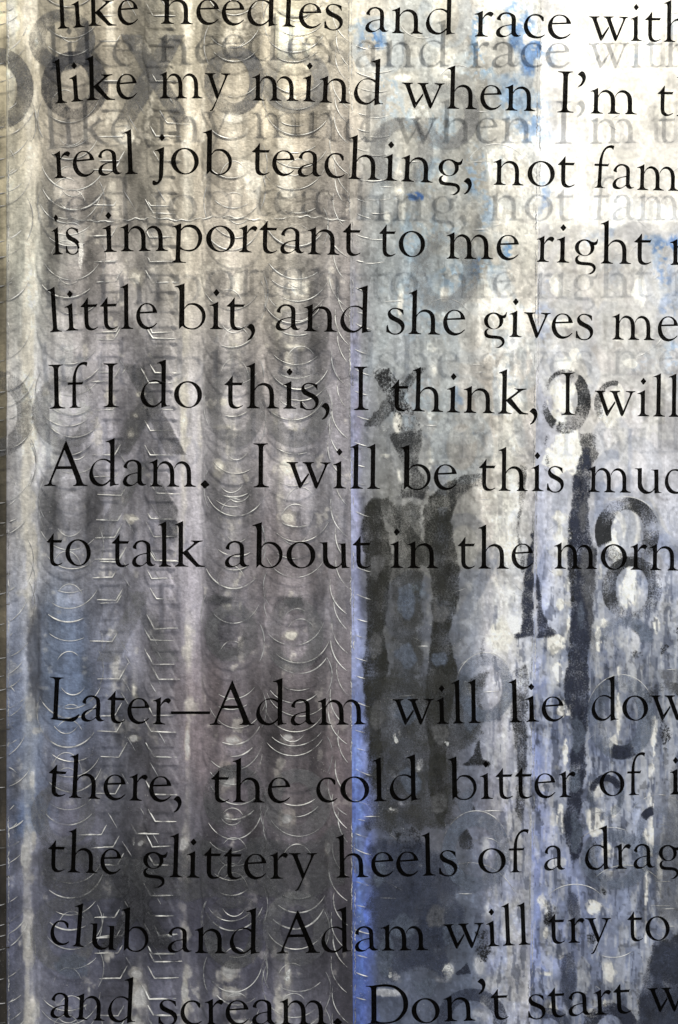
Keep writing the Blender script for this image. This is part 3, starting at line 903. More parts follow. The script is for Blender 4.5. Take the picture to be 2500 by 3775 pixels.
# odd strokes on the middle and right panels
for (x, yy, w_) in ((1740,410,60),(1735,595,70),(1720,748,80),(1738,845,60),(1500,595,50),(1400,690,50),(1740,1345,40),(1750,1372,44),(1560,1568,50),(1760,1568,20),(1420,1110,60),(1742,2392,34),(1535,2382,44),(1780,2550,60),
                    (1440,2580,30),(1770,2990,90),(1830,2870,40),(1690,3295,50),(1400,3312,60),(2000,3340,30),(2420,3040,60),(2400,3340,70),(2420,3250,50),(2430,3350,60),(2410,3510,70),(2460,2468,50),(2440,3415,50),(1340,3010,60)):
    (rd['mid'] if x < 1950 else rd['right']).add([(x, yy + rng.uniform(-2, 2)), (x + w_ * .5, yy + rng.uniform(-1, 1)), (x + w_, yy)], w=3.2, h=.0007, taper=.3, base=(-.0005 if x < 1950 else -.0010))
for (cx, cy, rx, ry, a0, a1, p) in ((1790,2535,108,130,200,330,'mid'),(1755,3135,125,145,205,340,'mid'),(1730,3390,190,210,250,350,'mid'),(1830,650,120,120,215,330,'mid'),(1790,3180,80,90,210,330,'mid'),(1690,330,80,90,200,300,'mid'),
                             (1560,60,90,80,60,170,'mid'),(1640,1230,110,130,230,330,'mid'),(2313,1962,122,130,235,350,'right'),(2290,2645,128,158,200,330,'right'),(2120,3360,120,100,200,330,'right'),(2310,3320,150,130,210,330,'right'),
                             (2440,980,130,110,200,260,'right'),(2310,1140,160,180,20,80,'right'),(2250,3170,140,120,190,300,'right'),(2260,3470,90,60,40,140,'right'),(2430,3060,120,130,200,330,'right')):
    lim = (1306, 1952) if p == 'mid' else (1992, 2700)
    clip_add(rd[p], arc(cx, cy, rx, ry, a0, a1, 26), lim[0], lim[1], w=2.8, h=.0005, base=(-.0005 if p == 'mid' else -.0010))
# scratches and brush ribs here and there
for k in range(70):
    x = rng.uniform(1320, 2480); yy = rng.uniform(20, 3750); a = rng.uniform(-.9, .9); ln = rng.uniform(14, 60)
    if 1940 < x < 2005: continue
    p = 'mid' if x < 1950 else 'right'
    if x + ln > 1945 and x < 1950: continue
    rd2[p].add([(x, yy), (x + ln * .5, yy + a * ln * .5 + rng.uniform(-3, 3)), (x + ln, yy + a * ln)], w=2.4, h=.0004, base=(-.0005 if p == 'mid' else -.0010))
# the wavy crease across the silver panel
for (xa, xb, yy) in ((210, 560, 812), (560, 1000, 806), (1010, 1284, 806)):
    pts = [(x, yy + 6 * math.sin(x * .021) + 3 * math.sin(x * .11) + rng.uniform(-2, 2)) for x in range(xa, xb, 9)]
    rd['left'].add(pts, w=4.4, h=.0010, taper=.1)
# ragged dried paint along the panel joints
for p, sx, x_off, base in (('left', seam_mid, -5, 0), ('mid', seam_mid, 6, -.0005), ('mid', seam_right, -6, -.0005), ('right', seam_right, 6, -.0010), ('left', seam_left, 4.5, 0)):
    y = -240.0
    while y < 4000:
        ln = rng.uniform(30, 220)
        if rng.random() < 0.75:
            pts = [(sx(yy) + x_off + rng.uniform(-2.4, 2.4), yy) for yy in np.arange(y, y + ln, 7)]
            (rd2 if rng.random() < .6 else rd)[p].add(pts, w=rng.uniform(2.5, 4.5), h=rng.uniform(.0004, .0009), base=base)
        y += ln + rng.uniform(5, 40)
for p, par in (('edge', P_EDGE), ('left', P_LEFT), ('mid', P_MID), ('right', P_RIGHT)):
    rd[p].build(par, M_RIDGE if p != 'edge' else M_RIDGE2, 96)
    if p in rd2: rd2[p].build(par, M_RIDGE2, 0)

# ------------------------------------------------------------------ stencilled shapes on the panels
LAYER = {}


def rough(pts, step=9, jit=3.0, closed=True):
    out = []
    n = len(pts)
    for i in range(n if closed else n - 1):
        (xa, ya), (xb, yb) = pts[i], pts[(i + 1) % n]
        k = max(1, int(math.hypot(xb - xa, yb - ya) / step))
        for j in range(k):
            t = j / k
            out.append((xa + (xb - xa) * t + rng.gauss(0, jit), ya + (yb - ya) * t + rng.gauss(0, jit)))
    return out


def fill(loops, to3d):
    polys = [[Vector((x, y, 0)) for x, y in lp] for lp in loops]
    tris = tessellate_polygon(polys)
    flat = [p for lp in loops for p in lp]
    return [to3d(x, y) for x, y in flat], [tuple(t) for t in tris]


def depth(par):
    LAYER[par.name] = LAYER.get(par.name, 0) + 1
    return {P_LEFT.name: 0.0, P_MID.name: -0.0005, P_RIGHT.name: -0.0010, P_EDGE.name: -0.0005}[par.name] + 0.00042 + 0.00003 * LAYER[par.name]


def split_at(par, pts_list):
    return pts_list


def grid_part(par, kind, name, label, x0, x1, y0, y1, cover_fn, lim=None, st=5.0):
    """a film of paint meshed over its own footprint, thinning out towards its edge"""
    d = depth(par)
    if lim: x0, x1 = max(x0, lim[0]), min(x1, lim[1])
    nx, ny = max(2, int((x1 - x0) / st) + 1), max(2, int((y1 - y0) / st) + 1)
    xs = np.linspace(x0, x1, nx); ys = np.linspace(y0, y1, ny)
    X, Y = np.meshgrid(xs, ys)
    C = cover_fn(X, Y)
    keep = (C > 0.02)
    q = keep[:-1, :-1] | keep[1:, :-1] | keep[1:, 1:] | keep[:-1, 1:]
    idx = np.arange(nx * ny).reshape(ny, nx)
    f = np.stack([idx[:-1, :-1], idx[1:, :-1], idx[1:, 1:], idx[:-1, 1:]], -1)[q]
    used, inv = np.unique(f, return_inverse=True)
    inv = inv.reshape(f.shape)
    xv, yv, cv = X.ravel()[used], Y.ravel()[used], C.ravel()[used]
    me = mesh(name, [W(a, b, d + (relief(a, b) if a < 1288 else 0)) for a, b in zip(xv, yv)], [tuple(int(k) for k in t) for t in inv])
    at = me.attributes.new('cover', 'FLOAT', 'POINT')
    at.data.foreach_set('value', cv.astype(np.float32))
    o = link(name, me, par, WORN[kind])
    if label: o['label'] = label
    return o


LIMS = {}


def shape(par, kind, pts, label=None, name='stencil_mark', jit=3.0, step=9):
    soft = 10.0 if name == 'stencil_stroke' else 3.0 + jit * 2.6
    pts = rough(pts, 16, jit * 1.2)
    P = np.array(pts); Q = np.roll(P, -1, 0)

    def cover(X, Y):
        shp = X.shape
        x, y = X.ravel()[:, None], Y.ravel()[:, None]
        ax, ay, bx, by = P[:, 0], P[:, 1], Q[:, 0], Q[:, 1]
        dx, dy = bx - ax, by - ay
        t = np.clip(((x - ax) * dx + (y - ay) * dy) / (dx * dx + dy * dy + 1e-9), 0, 1)
        dist = np.sqrt(((x - ax - t * dx) ** 2 + (y - ay - t * dy) ** 2).min(1))
        cross = ((ay > y) != (by > y)) & (x < (bx - ax) * (y - ay) / (by - ay + 1e-12) + ax)
        inside = (cross.sum(1) % 2) == 1
        sd = np.where(inside, dist, -dist).reshape(shp)
        return np.clip(0.6 + sd / (1.6 * soft), 0, 1.08)
    return grid_part(par, kind, name, label, P[:, 0].min() - soft * 1.2, P[:, 0].max() + soft * 1.2, P[:, 1].min() - soft * 1.2, P[:, 1].max() + soft * 1.2, cover, LIMS[par.name])


def ring(par, kind, cx, cy, rx, ry, ix, iy, label=None, icx=None, icy=None, a0=0, a1=360, jit=0.8, xlim=None):
    icx = cx if icx is None else icx; icy = cy if icy is None else icy
    ph = rng.uniform(0, 6)

    def cover(X, Y):
        r = (np.hypot((X - cx) / rx, (Y - cy) / ry) - 1) * min(rx, ry)
        q = (np.hypot((X - icx) / ix, (Y - icy) / iy) - 1) * min(ix, iy)
        sd = np.minimum(-r, q)
        c = np.clip(0.5 + sd / 5.0, 0, 1)
        if a1 - a0 < 360:
            a = np.degrees(np.arctan2((Y - cy) / ry, (X - cx) / rx))
            mid = (a0 + a1) / 2
            da = (a - mid + 180) % 360 - 180
            c = c * np.clip(((a1 - a0) / 2 - np.abs(da)) / 14 + 0.5, 0, 1)
        # stencil paint never sits evenly round a letter
        ang = np.arctan2(Y - cy, X - cx)
        return c * np.clip(1.08 + 0.14 * np.sin(ang * 1.0 + ph) + 0.07 * np.sin(ang * 3 + ph * 2), 0, 1.3)
    return grid_part(par, kind, 'stencil_ring', label, cx - rx - 6, cx + rx + 6, cy - ry - 6, cy + ry + 6, cover, xlim or LIMS[par.name])


LIMS.update({P_EDGE.name: (-255, 27), P_LEFT.name: (31, 1288), P_MID.name: (1306, 1969), P_RIGHT.name: (1976, 2750)})

# silver panel
LX = (31.5, 1288)
ring(P_EDGE, 'steel', -10, 330, 138, 155, 74, 90, 'large grey stencilled O running off the left border', a0=60, a1=300, xlim=(-255, 26))
ring(P_LEFT, 'steel', -10, 330, 138, 155, 74, 90, 'right side of the large grey stencilled O', a0=-74, a1=74, xlim=LX)
ring(P_LEFT, 'steel', 230, 150, 124, 116, 56, 66, 'grey stencilled O above the dark O')
ring(P_LEFT, 'steel_dark', 277, 318, 126, 128, 54, 82, 'dark stencilled O behind the word like')
shape(P_LEFT, 'steel', [(418,456),(494,456),(560,350),(600,290),(690,124),(606,124),(540,240),(500,300)], 'grey diagonal of a stencilled X', 'stencil_cross', 1)
shape(P_LEFT, 'steel', [(640,456),(710,456),(520,124),(440,124)], 'faint diagonal of a stencilled X', 'stencil_cross', 1)
ring(P_LEFT, 'steel', 865, 300, 114, 130, 54, 80, 'grey stencilled O behind the words my mind')
ring(P_LEFT, 'haze', 1088, 300, 130, 122, 66, 70)
ring(P_EDGE, 'steel', -10, 1525, 138, 160, 74, 90, a0=60, a1=300, xlim=(-255, 26))
ring(P_LEFT, 'steel', -10, 1525, 138, 165, 74, 90, a0=-74, a1=76, xlim=LX)
ring(P_LEFT, 'haze', 243, 1520, 124, 136, 58, 84, icy=1530)
shape(P_LEFT, 'steel', [(415,1677),(475,1677),(560,1540),(520,1470),(440,1590)], None, 'stencil_cross', 1)
shape(P_LEFT, 'steel', [(612,1677),(690,1677),(560,1430),(520,1340),(450,1340),(520,1480)], None, 'stencil_cross', 1)
ring(P_LEFT, 'haze', 872, 1500, 108, 150, 54, 86)
ring(P_LEFT, 'haze', 1092, 1500, 128, 152, 60, 86)
shape(P_LEFT, 'haze', [(345,1990),(405,1990),(430,1930),(560,1700),(480,1700)], None, 'stencil_cross', 1)
shape(P_LEFT, 'steel', [(600,1990),(655,1985),(660,1880),(590,1760),(560,1800)], None, 'stencil_cross', 1)
shape(P_LEFT, 'haze', [(355,2440),(440,2440),(560,2180),(500,2180)], None, 'stencil_cross', 1)
shape(P_LEFT, 'haze', [(580,2440),(665,2440),(520,2180),(470,2180)], None, 'stencil_cross', 1)
ring(P_LEFT, 'haze', 855, 2330, 100, 110, 50, 60)
ring(P_LEFT, 'haze', 1085, 2340, 110, 140, 52, 90)
shape(P_LEFT, 'steel', [(758,2200),(800,2190),(868,2192),(872,2222),(840,2236),(800,2222),(765,2226)], 'smudged dark bar inside a stencilled O', 'stencil_mark', 3)
shape(P_LEFT, 'steel', [(745,2290),(780,2350),(830,2400),(880,2360),(900,2300),(915,2350),(880,2425),(820,2440),(760,2390)], 'smudged dark lower curve of a stencilled O', 'stencil_mark', 3)
shape(P_LEFT, 'steel', [(1040,2195),(1120,2190),(1130,2230),(1085,2245),(1045,2230)], None, 'stencil_mark', 3)
ring(P_LEFT, 'steel', 865, 2940, 118, 126, 50, 70)
ring(P_LEFT, 'haze', 1095, 2960, 128, 130, 56, 76)
ring(P_LEFT, 'haze', 235, 3000, 120, 120, 56, 80)
shape(P_LEFT, 'steel', [(150,3070),(210,3110),(300,3110),(350,3070),(380,3140),(560,3170),(690,3120),(720,3060),(800,3110),(880,3120),(960,3070),(1010,3090),(1090,3110),(1180,3080),(1230,3020),(1282,3060),(1282,3260),(1100,3330),(900,3290),(700,3330),(500,3300),(300,3330),(150,3270)], 'dark scalloped band across the silver panel', 'stencil_band', 4)
ring(P_LEFT, 'haze', 235, 3440, 124, 140, 58, 84)
ring(P_LEFT, 'steel', 865, 3430, 118, 140, 54, 84)
ring(P_LEFT, 'haze', 1095, 3420, 128, 140, 58, 84)
shape(P_LEFT, 'steel_dark', [(360,3500),(430,3500),(620,3220),(560,3220)], None, 'stencil_cross', 1)
shape(P_LEFT, 'steel_dark', [(570,3500),(660,3500),(470,3220),(400,3220)], None, 'stencil_cross', 1)

# middle panel
shape(P_MID, 'speck', [(1350,1352),(1440,1350),(1500,1450),(1565,1595),(1470,1595),(1420,1470)], 'speckled black diagonal of an X behind the word think', 'stencil_cross', 2)
shape(P_MID, 'soot_thin', [(1530,1350),(1580,1350),(1490,1470),(1400,1580),(1335,1575),(1430,1450)], None, 'stencil_cross', 2)
shape(P_MID, 'soot_thin', [(1420,1590),(1565,1580),(1545,1720),(1590,1800),(1560,1850),(1470,1840),(1480,1720)], None, 'stencil_mark', 3)
shape(P_MID, 'olive', [(1345,1860),(1370,1835),(1400,1840),(1415,1900),(1440,1980),(1452,2060),(1440,2200),(1420,2330),(1440,2480),(1400,2640),(1420,2800),(1390,2930),(1350,2880),(1360,2700),(1332,2500),(1350,2300),(1345,2150),(1326,1960)], 'sooty olive vertical stroke nearest the blue edge', 'stencil_stroke', 2.2)
shape(P_MID, 'olive', [(1555,1880),(1580,1830),(1640,1780),(1690,1750),(1690,1850),(1668,1920),(1678,1990),(1700,2100),(1700,2200),(1660,2330),(1690,2480),(1680,2560),(1660,2660),(1650,2800),(1660,2950),(1640,3060),(1600,3020),(1575,2900),(1580,2760),(1560,2600),(1572,2460),(1590,2300),(1580,2120),(1560,2000)], 'long sooty olive stroke in the middle of the panel', 'stencil_stroke', 2.2)
shape(P_MID, 'soot_thin', [(1650,1790),(1700,1750),(1790,1735),(1798,1790),(1735,1805),(1695,1850),(1660,1900)], None, 'stencil_mark', 2)
shape(P_MID, 'olive_thin', [(1345,1830),(1430,1830),(1590,2010),(1600,2140),(1480,1990)], None, 'stencil_stroke', 3)
shape(P_MID, 'olive_thin', [(1440,1850),(1560,1850),(1570,2500),(1440,2500)], 'thin grey wash between the two sooty strokes', 'paint_wash', 5)
shape(P_MID, 'olive_thin', [(1330,2480),(1800,2470),(1795,2720),(1690,2800),(1700,3060),(1340,3080)], 'dark wash below the word talk', 'paint_wash', 8)
shape(P_MID, 'navy', [(1890,2356),(1890,2334),(1914,2326),(1922,2290),(1918,2230),(1926,2150),(1942,2060),(1960,1960),(1972,1960),(1972,2353)], 'black stem and serif foot of a stencilled letter at the panel joint', 'stencil_serif', 2.5)
shape(P_MID, 'soot_thin', [(1880,2470),(1940,2440),(1958,2500),(1950,2700),(1945,2900),(1930,3050),(1895,3000),(1900,2800),(1880,2650)], None, 'stencil_stroke', 2.2)
shape(P_MID, 'soot_thin', [(1910,1700),(1950,1720),(1940,1850),(1915,1950),(1950,2100),(1920,2120),(1900,1950)], None, 'stencil_stroke', 2.2)
shape(P_MID, 'soot', [(1689,2822),(1720,2806),(1745,2780),(1752,2740),(1770,2720),(1775,2770),(1782,2800),(1806,2808),(1810,2818),(1800,2827)], 'black serif foot above the word bitter', 'stencil_serif', 1.2)
shape(P_MID, 'soot_thin', [(1765,2330),(1790,2310),(1800,2400),(1785,2450),(1765,2400)], None, 'stencil_mark', 4)
shape(P_MID, 'soot', [(1733,2989),(1746,2963),(1757,2990)], None, 'stencil_mark', .5)
shape(P_MID, 'speck', [(1455,3060),(1540,3030),(1575,3100),(1540,3180),(1470,3170),(1440,3120)], 'cluster of black paint specks behind the word heels', 'paint_dab', 6)
shape(P_MID, 'speck', [(1440,3270),(1520,3250),(1590,3260),(1570,3330),(1480,3340)], None, 'paint_dab', 6)
shape(P_MID, 'soot_thin', [(1680,3060),(1730,3050),(1760,3140),(1690,3130)], None, 'paint_dab', 2)
shape(P_MID, 'soot', [(1720,3262),(1745,3246),(1788,3240),(1778,3250),(1740,3256)], None, 'paint_dab', 1)
shape(P_MID, 'speck', [(1740,3430),(1800,3410),(1830,3520),(1800,3560),(1750,3560)], None, 'paint_dab', 5)
shape(P_MID, 'navy', [(1672,3596),(1722,3542),(1742,3592)], 'small dark triangle above the word Don\'t', 'stencil_mark', 1)
ring(P_MID, 'navy_thin', 1740, 3760, 132, 118, 76, 70, 'dark arch of a stencilled O behind the word Don\'t')
shape(P_MID, 'navy_thin', [(1560,3290),(1630,3300),(1660,3480),(1650,3640),(1560,3560),(1530,3420)], None, 'paint_wash', 6)
shape(P_MID, 'navy_thin', [(1350,3100),(1560,3090),(1700,3200),(1720,3460),(1560,3560),(1430,3640),(1352,3420)], 'slate blue wash over the lower middle panel', 'paint_wash', 8)
ring(P_MID, 'mist', 1755, 3140, 128, 148, 74, 92)
ring(P_MID, 'mist', 1790, 2535, 106, 128, 60, 80)
ring(P_MID, 'haze', 1640, 1000, 130, 150, 66, 90)
ring(P_MID, 'haze', 1480, 560, 120, 130, 60, 80)
ring(P_MID, 'haze', 1650, 420, 120, 130, 60, 80)

# chalk and lavender panel
RX = (1996, 2755)
ring(P_RIGHT, 'soot', 2085, 1480, 96, 122, 54, 84, 'speckled black O behind the capital I', icx=2074, icy=1468, a0=-60, a1=118)
ring(P_RIGHT, 'soot_thin', 2085, 1480, 90, 122, 54, 84, None, icx=2074, icy=1468, a0=118, a1=300, xlim=RX)
ring(P_RIGHT, 'soot_thin', 2262, 1490, 74, 90, 40, 66, 'grey left half of a stencilled O behind the word will', a0=90, a1=290)
shape(P_RIGHT, 'soot_thin', [(2130,1580),(2200,1590),(2215,1690),(2180,1760),(2140,1700)], None, 'stencil_mark', 4)
shape(P_RIGHT, 'soot_thin', [(1998,1600),(2030,1590),(2035,1720),(2000,1790)], None, 'stencil_mark', 6)
shape(P_RIGHT, 'navy', [(2150,1640),(2112,1750),(2102,1840),(2094,1920),(2087,2060),(2097,2180),(2102,2300),(2097,2420),(2077,2500),(2072,2560),(2097,2620),(2112,2720),(2097,2800),(2100,2900),(2085,2960),(2075,3020),(2085,3100),(2105,3180),(2135,3170),(2160,3100),(2142,3020),(2150,2920),(2165,2820),(2165,2700),(2180,2560),(2172,2440),(2185,2330),(2190,2240),(2196,2120),(2206,2040),(2177,1960),(2174,1860),(2186,1760),(2182,1640)], 'tall navy black vertical stroke', 'stencil_stroke', 2.2)
shape(P_RIGHT, 'speck', [(2092,1920),(2112,1900),(2120,2010),(2130,2180),(2110,2260),(2085,2100)], None, 'paint_dab', 4)
shape(P_RIGHT, 'speck', [(2098,2350),(2112,2340),(2112,2440),(2085,2480)], None, 'paint_dab', 3)
ring(P_RIGHT, 'soot', 2313, 1962, 121, 129, 58, 80, 'sooty black O behind the word morning', a0=150, a1=350)
ring(P_RIGHT, 'soot_thin', 2313, 1962, 121, 129, 58, 80, None, a0=-10, a1=150)
ring(P_RIGHT, 'soot_thin', 2330, 2170, 114, 122, 58, 80, 'grey speckled O just below the sooty O')
shape(P_RIGHT, 'soot_thin', [(2320,2290),(2370,2290),(2372,2340),(2322,2340)], None, 'paint_dab', 4)
ring(P_RIGHT, 'mist', 2290, 2645, 127, 157, 62, 102, 'pale slate O behind the word down')
ring(P_RIGHT, 'navy', 2290, 2645, 127, 157, 62, 102, None, a0=58, a1=112)
ring(P_RIGHT, 'mist', 2300, 2370, 112, 100, 60, 60, None, a0=180, a1=360)
ring(P_RIGHT, 'soot_thin', 2460, 2610, 100, 100, 56, 60, None, a0=190, a1=330)
shape(P_RIGHT, 'speck', [(2420,2630),(2440,2620),(2485,2710),(2450,2780),(2430,2720)], 'speckled black sliver at the right border', 'paint_dab', 3)
shape(P_RIGHT, 'navy', [(1976,2100),(1990,2130),(1999,2200),(2008,2262),(2022,2306),(2058,2322),(2061,2338),(2040,2348),(1976,2354)], None, 'stencil_serif', 2)
shape(P_RIGHT, 'speck', [(2440,2330),(2460,2330),(2470,2420),(2430,2430)], None, 'paint_dab', 5)
shape(P_RIGHT, 'speck', [(2480,2300),(2540,2280),(2540,2440),(2490,2440)], None, 'paint_dab', 5)
shape(P_RIGHT, 'speck', [(2320,2390),(2360,2390),(2390,2430),(2340,2440)], None, 'paint_dab', 5)
ring(P_RIGHT, 'navy', 2235, 2935, 70, 82, 42, 52, None, a0=195, a1=335)
ring(P_RIGHT, 'mist', 2235, 2935, 70, 82, 42, 52, None, a0=-25, a1=195)
ring(P_RIGHT, 'mist', 2420, 3060, 76, 92, 44, 56)
ring(P_RIGHT, 'navy', 2420, 3060, 76, 92, 44, 56, None, a0=215, a1=262)
ring(P_RIGHT, 'mist', 2270, 3170, 130, 110, 64, 66)
shape(P_RIGHT, 'speck', [(2160,3140),(2200,3080),(2215,3090),(2190,3150),(2170,3180)], None, 'paint_dab', 5)
shape(P_RIGHT, 'speck', [(2185,3200),(2205,3200),(2230,3260),(2250,3300),(2225,3310),(2200,3250)], None, 'paint_dab', 4)
shape(P_RIGHT, 'navy_thin', [(2090,3280),(2130,3290),(2150,3380),(2120,3420),(2090,3360)], None, 'stencil_stroke', 2.2)
shape(P_RIGHT, 'navy_thin', [(2060,3520),(2120,3500),(2130,3620),(2110,3740),(2070,3700)], None, 'stencil_stroke', 2.2)
shape(P_RIGHT, 'speck', [(2000,3340),(2050,3320),(2060,3380),(2030,3420),(1998,3400)], None, 'paint_dab', 5)
shape(P_RIGHT, 'speck', [(2150,3440),(2200,3430),(2210,3480),(2160,3490)], None, 'paint_dab', 5)
shape(P_RIGHT, 'soot', [(2405,3475),(2450,3450),(2540,3440),(2540,3620),(2480,3640),(2400,3600),(2385,3560)], 'sooty dark patch at the right border behind the last line', 'paint_dab', 6)
shape(P_RIGHT, 'soot', [(2360,3650),(2420,3620),(2540,3660),(2540,3840),(2360,3800),(2350,3720)], None, 'paint_dab', 6)
shape(P_RIGHT, 'navy_thin', [(2405,3475),(2540,3440),(2540,3860),(2350,3820),(2350,3680)], None, 'paint_wash', 4)
ring(P_RIGHT, 'navy', 2250, 3800, 106, 106, 50, 56, 'navy arch of a stencilled O behind the word start')
ring(P_RIGHT, 'navy_thin', 2020, 3800, 88, 88, 46, 46, None, xlim=RX)
shape(P_RIGHT, 'haze', [(2420,2465),(2540,2462),(2540,2560),(2470,2560)], None, 'stencil_mark', 1)
shape(P_RIGHT, 'haze', [(2480,2820),(2540,2800),(2540,3400),(2420,3400),(2400,3200),(2440,3050)], None, 'paint_wash', 5)
shape(P_RIGHT, 'haze', [(2130,2050),(2190,1990),(2215,2100),(2190,2300),(2210,2420),(2190,2500)], None, 'paint_wash', 5)

# later dabs that break up the long strokes
for (par, kind, x, y, w_, h_) in ((P_RIGHT,'flake',2098,1960,14,60),(P_RIGHT,'flake',2096,2130,12,50),(P_RIGHT,'flake',2096,2420,12,40),(P_RIGHT,'flake',2080,2600,14,40),(P_RIGHT,'flake',2095,2860,12,40),
        (P_RIGHT,'mist',2140,2280,30,70),(P_RIGHT,'mist',2130,2700,36,90),(P_RIGHT,'mist',2120,2880,30,60),(P_RIGHT,'mist',2120,3060,34,110),(P_RIGHT,'haze',2150,1900,22,90),
        (P_MID,'haze',1390,2090,40,60),(P_MID,'mist',1500,2210,46,80),(P_MID,'haze',1385,2380,30,70),(P_MID,'flake',1475,2330,8,24),(P_MID,'mist',1500,2420,50,60),(P_MID,'haze',1625,2260,40,50),(P_MID,'mist',1620,2430,44,40),
        (P_MID,'haze',1390,2640,36,60),(P_MID,'mist',1500,2620,50,70),(P_MID,'mist',1730,2640,40,70),(P_MID,'haze',1620,2700,40,50),(P_MID,'mist',1510,2880,50,60),(P_MID,'flake',1460,2720,12,30),(P_MID,'flake',1445,2985,22,16),
        (P_MID,'flake',1545,2830,22,22),(P_MID,'flake',1650,2740,14,18),(P_MID,'mist',1720,2960,44,60),(P_MID,'haze',1620,2960,36,50),(P_MID,'flake',1440,3590,24,20),(P_MID,'flake',1650,3580,30,40),(P_MID,'mist',1480,3420,60,60),
        (P_MID,'mist',1420,3520,40,90),(P_MID,'haze',1600,3380,60,60),(P_MID,'mist',1670,3440,50,70),(P_MID,'flake',1440,3660,46,14),(P_MID,'mist',1400,3200,36,90),(P_MID,'flake',1420,3230,14,10),(P_MID,'mist',1560,3640,60,50),
        (P_LEFT,'mist',270,3560,70,60),(P_LEFT,'flake',500,3115,18,22),(P_LEFT,'flake',850,3660,30,18),(P_LEFT,'flake',1060,3590,22,36),(P_LEFT,'flake',683,3640,8,50)):
    k = [(x + w_ * math.cos(a) * rng.uniform(.6, 1.1), y + h_ * math.sin(a) * rng.uniform(.6, 1.1)) for a in [i * math.pi / 5 for i in range(10)]]
    shape(par, kind, k, None, 'paint_dab', 3)

# ------------------------------------------------------------------ the clear sheet and its printed lettering
def sheet():
    xa, xb, za, zb = -260, 2760, -260, 4036
    n = 2
    fr = [on_sheet(xa, zb), on_sheet(xb, zb), on_sheet(xb, za), on_sheet(xa, za)]
    bk_ = [(x, y + 0.005, z) for x, y, z in fr]
    f = [(0, 1, 2, 3), (7, 6, 5, 4), (0, 4, 5, 1), (1, 5, 6, 2), (2, 6, 7, 3), (3, 7, 4, 0)]
    o = link('acrylic_sheet', mesh('acrylic_sheet', fr + bk_, f), None, M_CLEAR)
    tag(o, 'clear acrylic sheet printed with lines of black serif text, in front of the painted panels', 'acrylic sheet')
    return o


SHEET = sheet()


def curve(s, base, x0=0.0, steps=6):
    """outline through traced points 'x,y' (a * marks a corner), returned with y up from the baseline"""
    P, C = [], []
    for tok in s.split():
        c = tok.endswith('*')
        x, y = tok.rstrip('*').split(',')
        P.append((float(x) - x0, base - float(y))); C.append(c)
    n = len(P); out = []

    def unit(a, b):
        d = math.hypot(b[0] - a[0], b[1] - a[1]) or 1.0
        return ((b[0] - a[0]) / d, (b[1] - a[1]) / d)
    for i in range(n):
        a, b = P[i], P[(i + 1) % n]
        ca, cb = C[i], C[(i + 1) % n]
        if ca and cb:
            out.append(a); continue
        d = math.hypot(b[0] - a[0], b[1] - a[1])
        ta = unit(a, b) if ca else unit(P[i - 1], b)
        tb = unit(a, b) if cb else unit(a, P[(i + 2) % n])
        for k in range(steps):
            t = k / steps
            h1 = 2 * t**3 - 3 * t**2 + 1; h2 = t**3 - 2 * t**2 + t
            h3 = -2 * t**3 + 3 * t**2; h4 = t**3 - t**2
            out.append((h1 * a[0] + h2 * d * ta[0] + h3 * b[0] + h4 * d * tb[0],
                        h1 * a[1] + h2 * d * ta[1] + h3 * b[1] + h4 * d * tb[1]))
    return out


def stem(xl=0, w=64, H=400, head=True, fl=45, fr=70, y0=0, foot=True):
    s = []
    if foot:
        s += [(xl - fl, y0, 1), (xl - fl, y0 + 13, 1), (xl - fl * .45, y0 + 24, 0), (xl - 5, y0 + 45, 0), (xl, y0 + 85, 1)]
    else:
        s += [(xl, y0, 1)]
    if head:
        s += [(xl, H - 105, 1), (xl - 7, H - 72, 0), (xl - 22, H - 62, 0), (xl - 52, H - 62, 1), (xl - 53, H - 52, 1), (xl, H - 30, 0), (xl + w - 6, H, 1), (xl + w, H - 2, 1)]
    else:
        s += [(xl, H, 1), (xl + w, H, 1)]
    if foot:
        s += [(xl + w, y0 + 85, 1), (xl + w + 5, y0 + 45, 0), (xl + w + fr * .45, y0 + 24, 0), (xl + w + fr, y0 + 13, 1), (xl + w + fr, y0, 1)]
    else:
        s += [(xl + w, y0, 1)]
    return curve(' '.join('%.1f,%.1f%s' % (x, -y, '*' if c else '') for x, y, c in s), 0)


def mir(pts, dx): return [(x + dx, y) for x, y in pts]


ARCH = "60,-282* 92,-324 132,-357 182,-372 232,-364 277,-338 310,-290 325,-222 327,-150* 265,-150* 263,-205 255,-262 236,-302 205,-326 168,-333 128,-326 92,-302 60,-248*"
NARCH = "60,-282* 86,-324 120,-357 162,-372 206,-364 248,-338 282,-290 298,-222 300,-150* 238,-150* 236,-205 228,-262 210,-302 182,-326 150,-333 116,-326 86,-302 60,-248*"
ell = lambda cx, cy, rx, ry, rot=0, n=40: [(cx + rx * math.cos(a) * math.cos(rot) - ry * math.sin(a) * math.sin(rot), cy + rx * math.cos(a) * math.sin(rot) + ry * math.sin(a) * math.cos(rot)) for a in [2 * math.pi * i / n for i in range(n)]]
DOT = curve("0,-584 26,-556 42,-534 24,-506 -2,-482 -26,-510 -42,-532 -22,-560", 0)
COMMA = "1115,620* 1140,590 1170,568 1205,582 1232,650 1220,720 1180,788 1132,815* 1122,805* 1160,760 1180,700 1165,660"

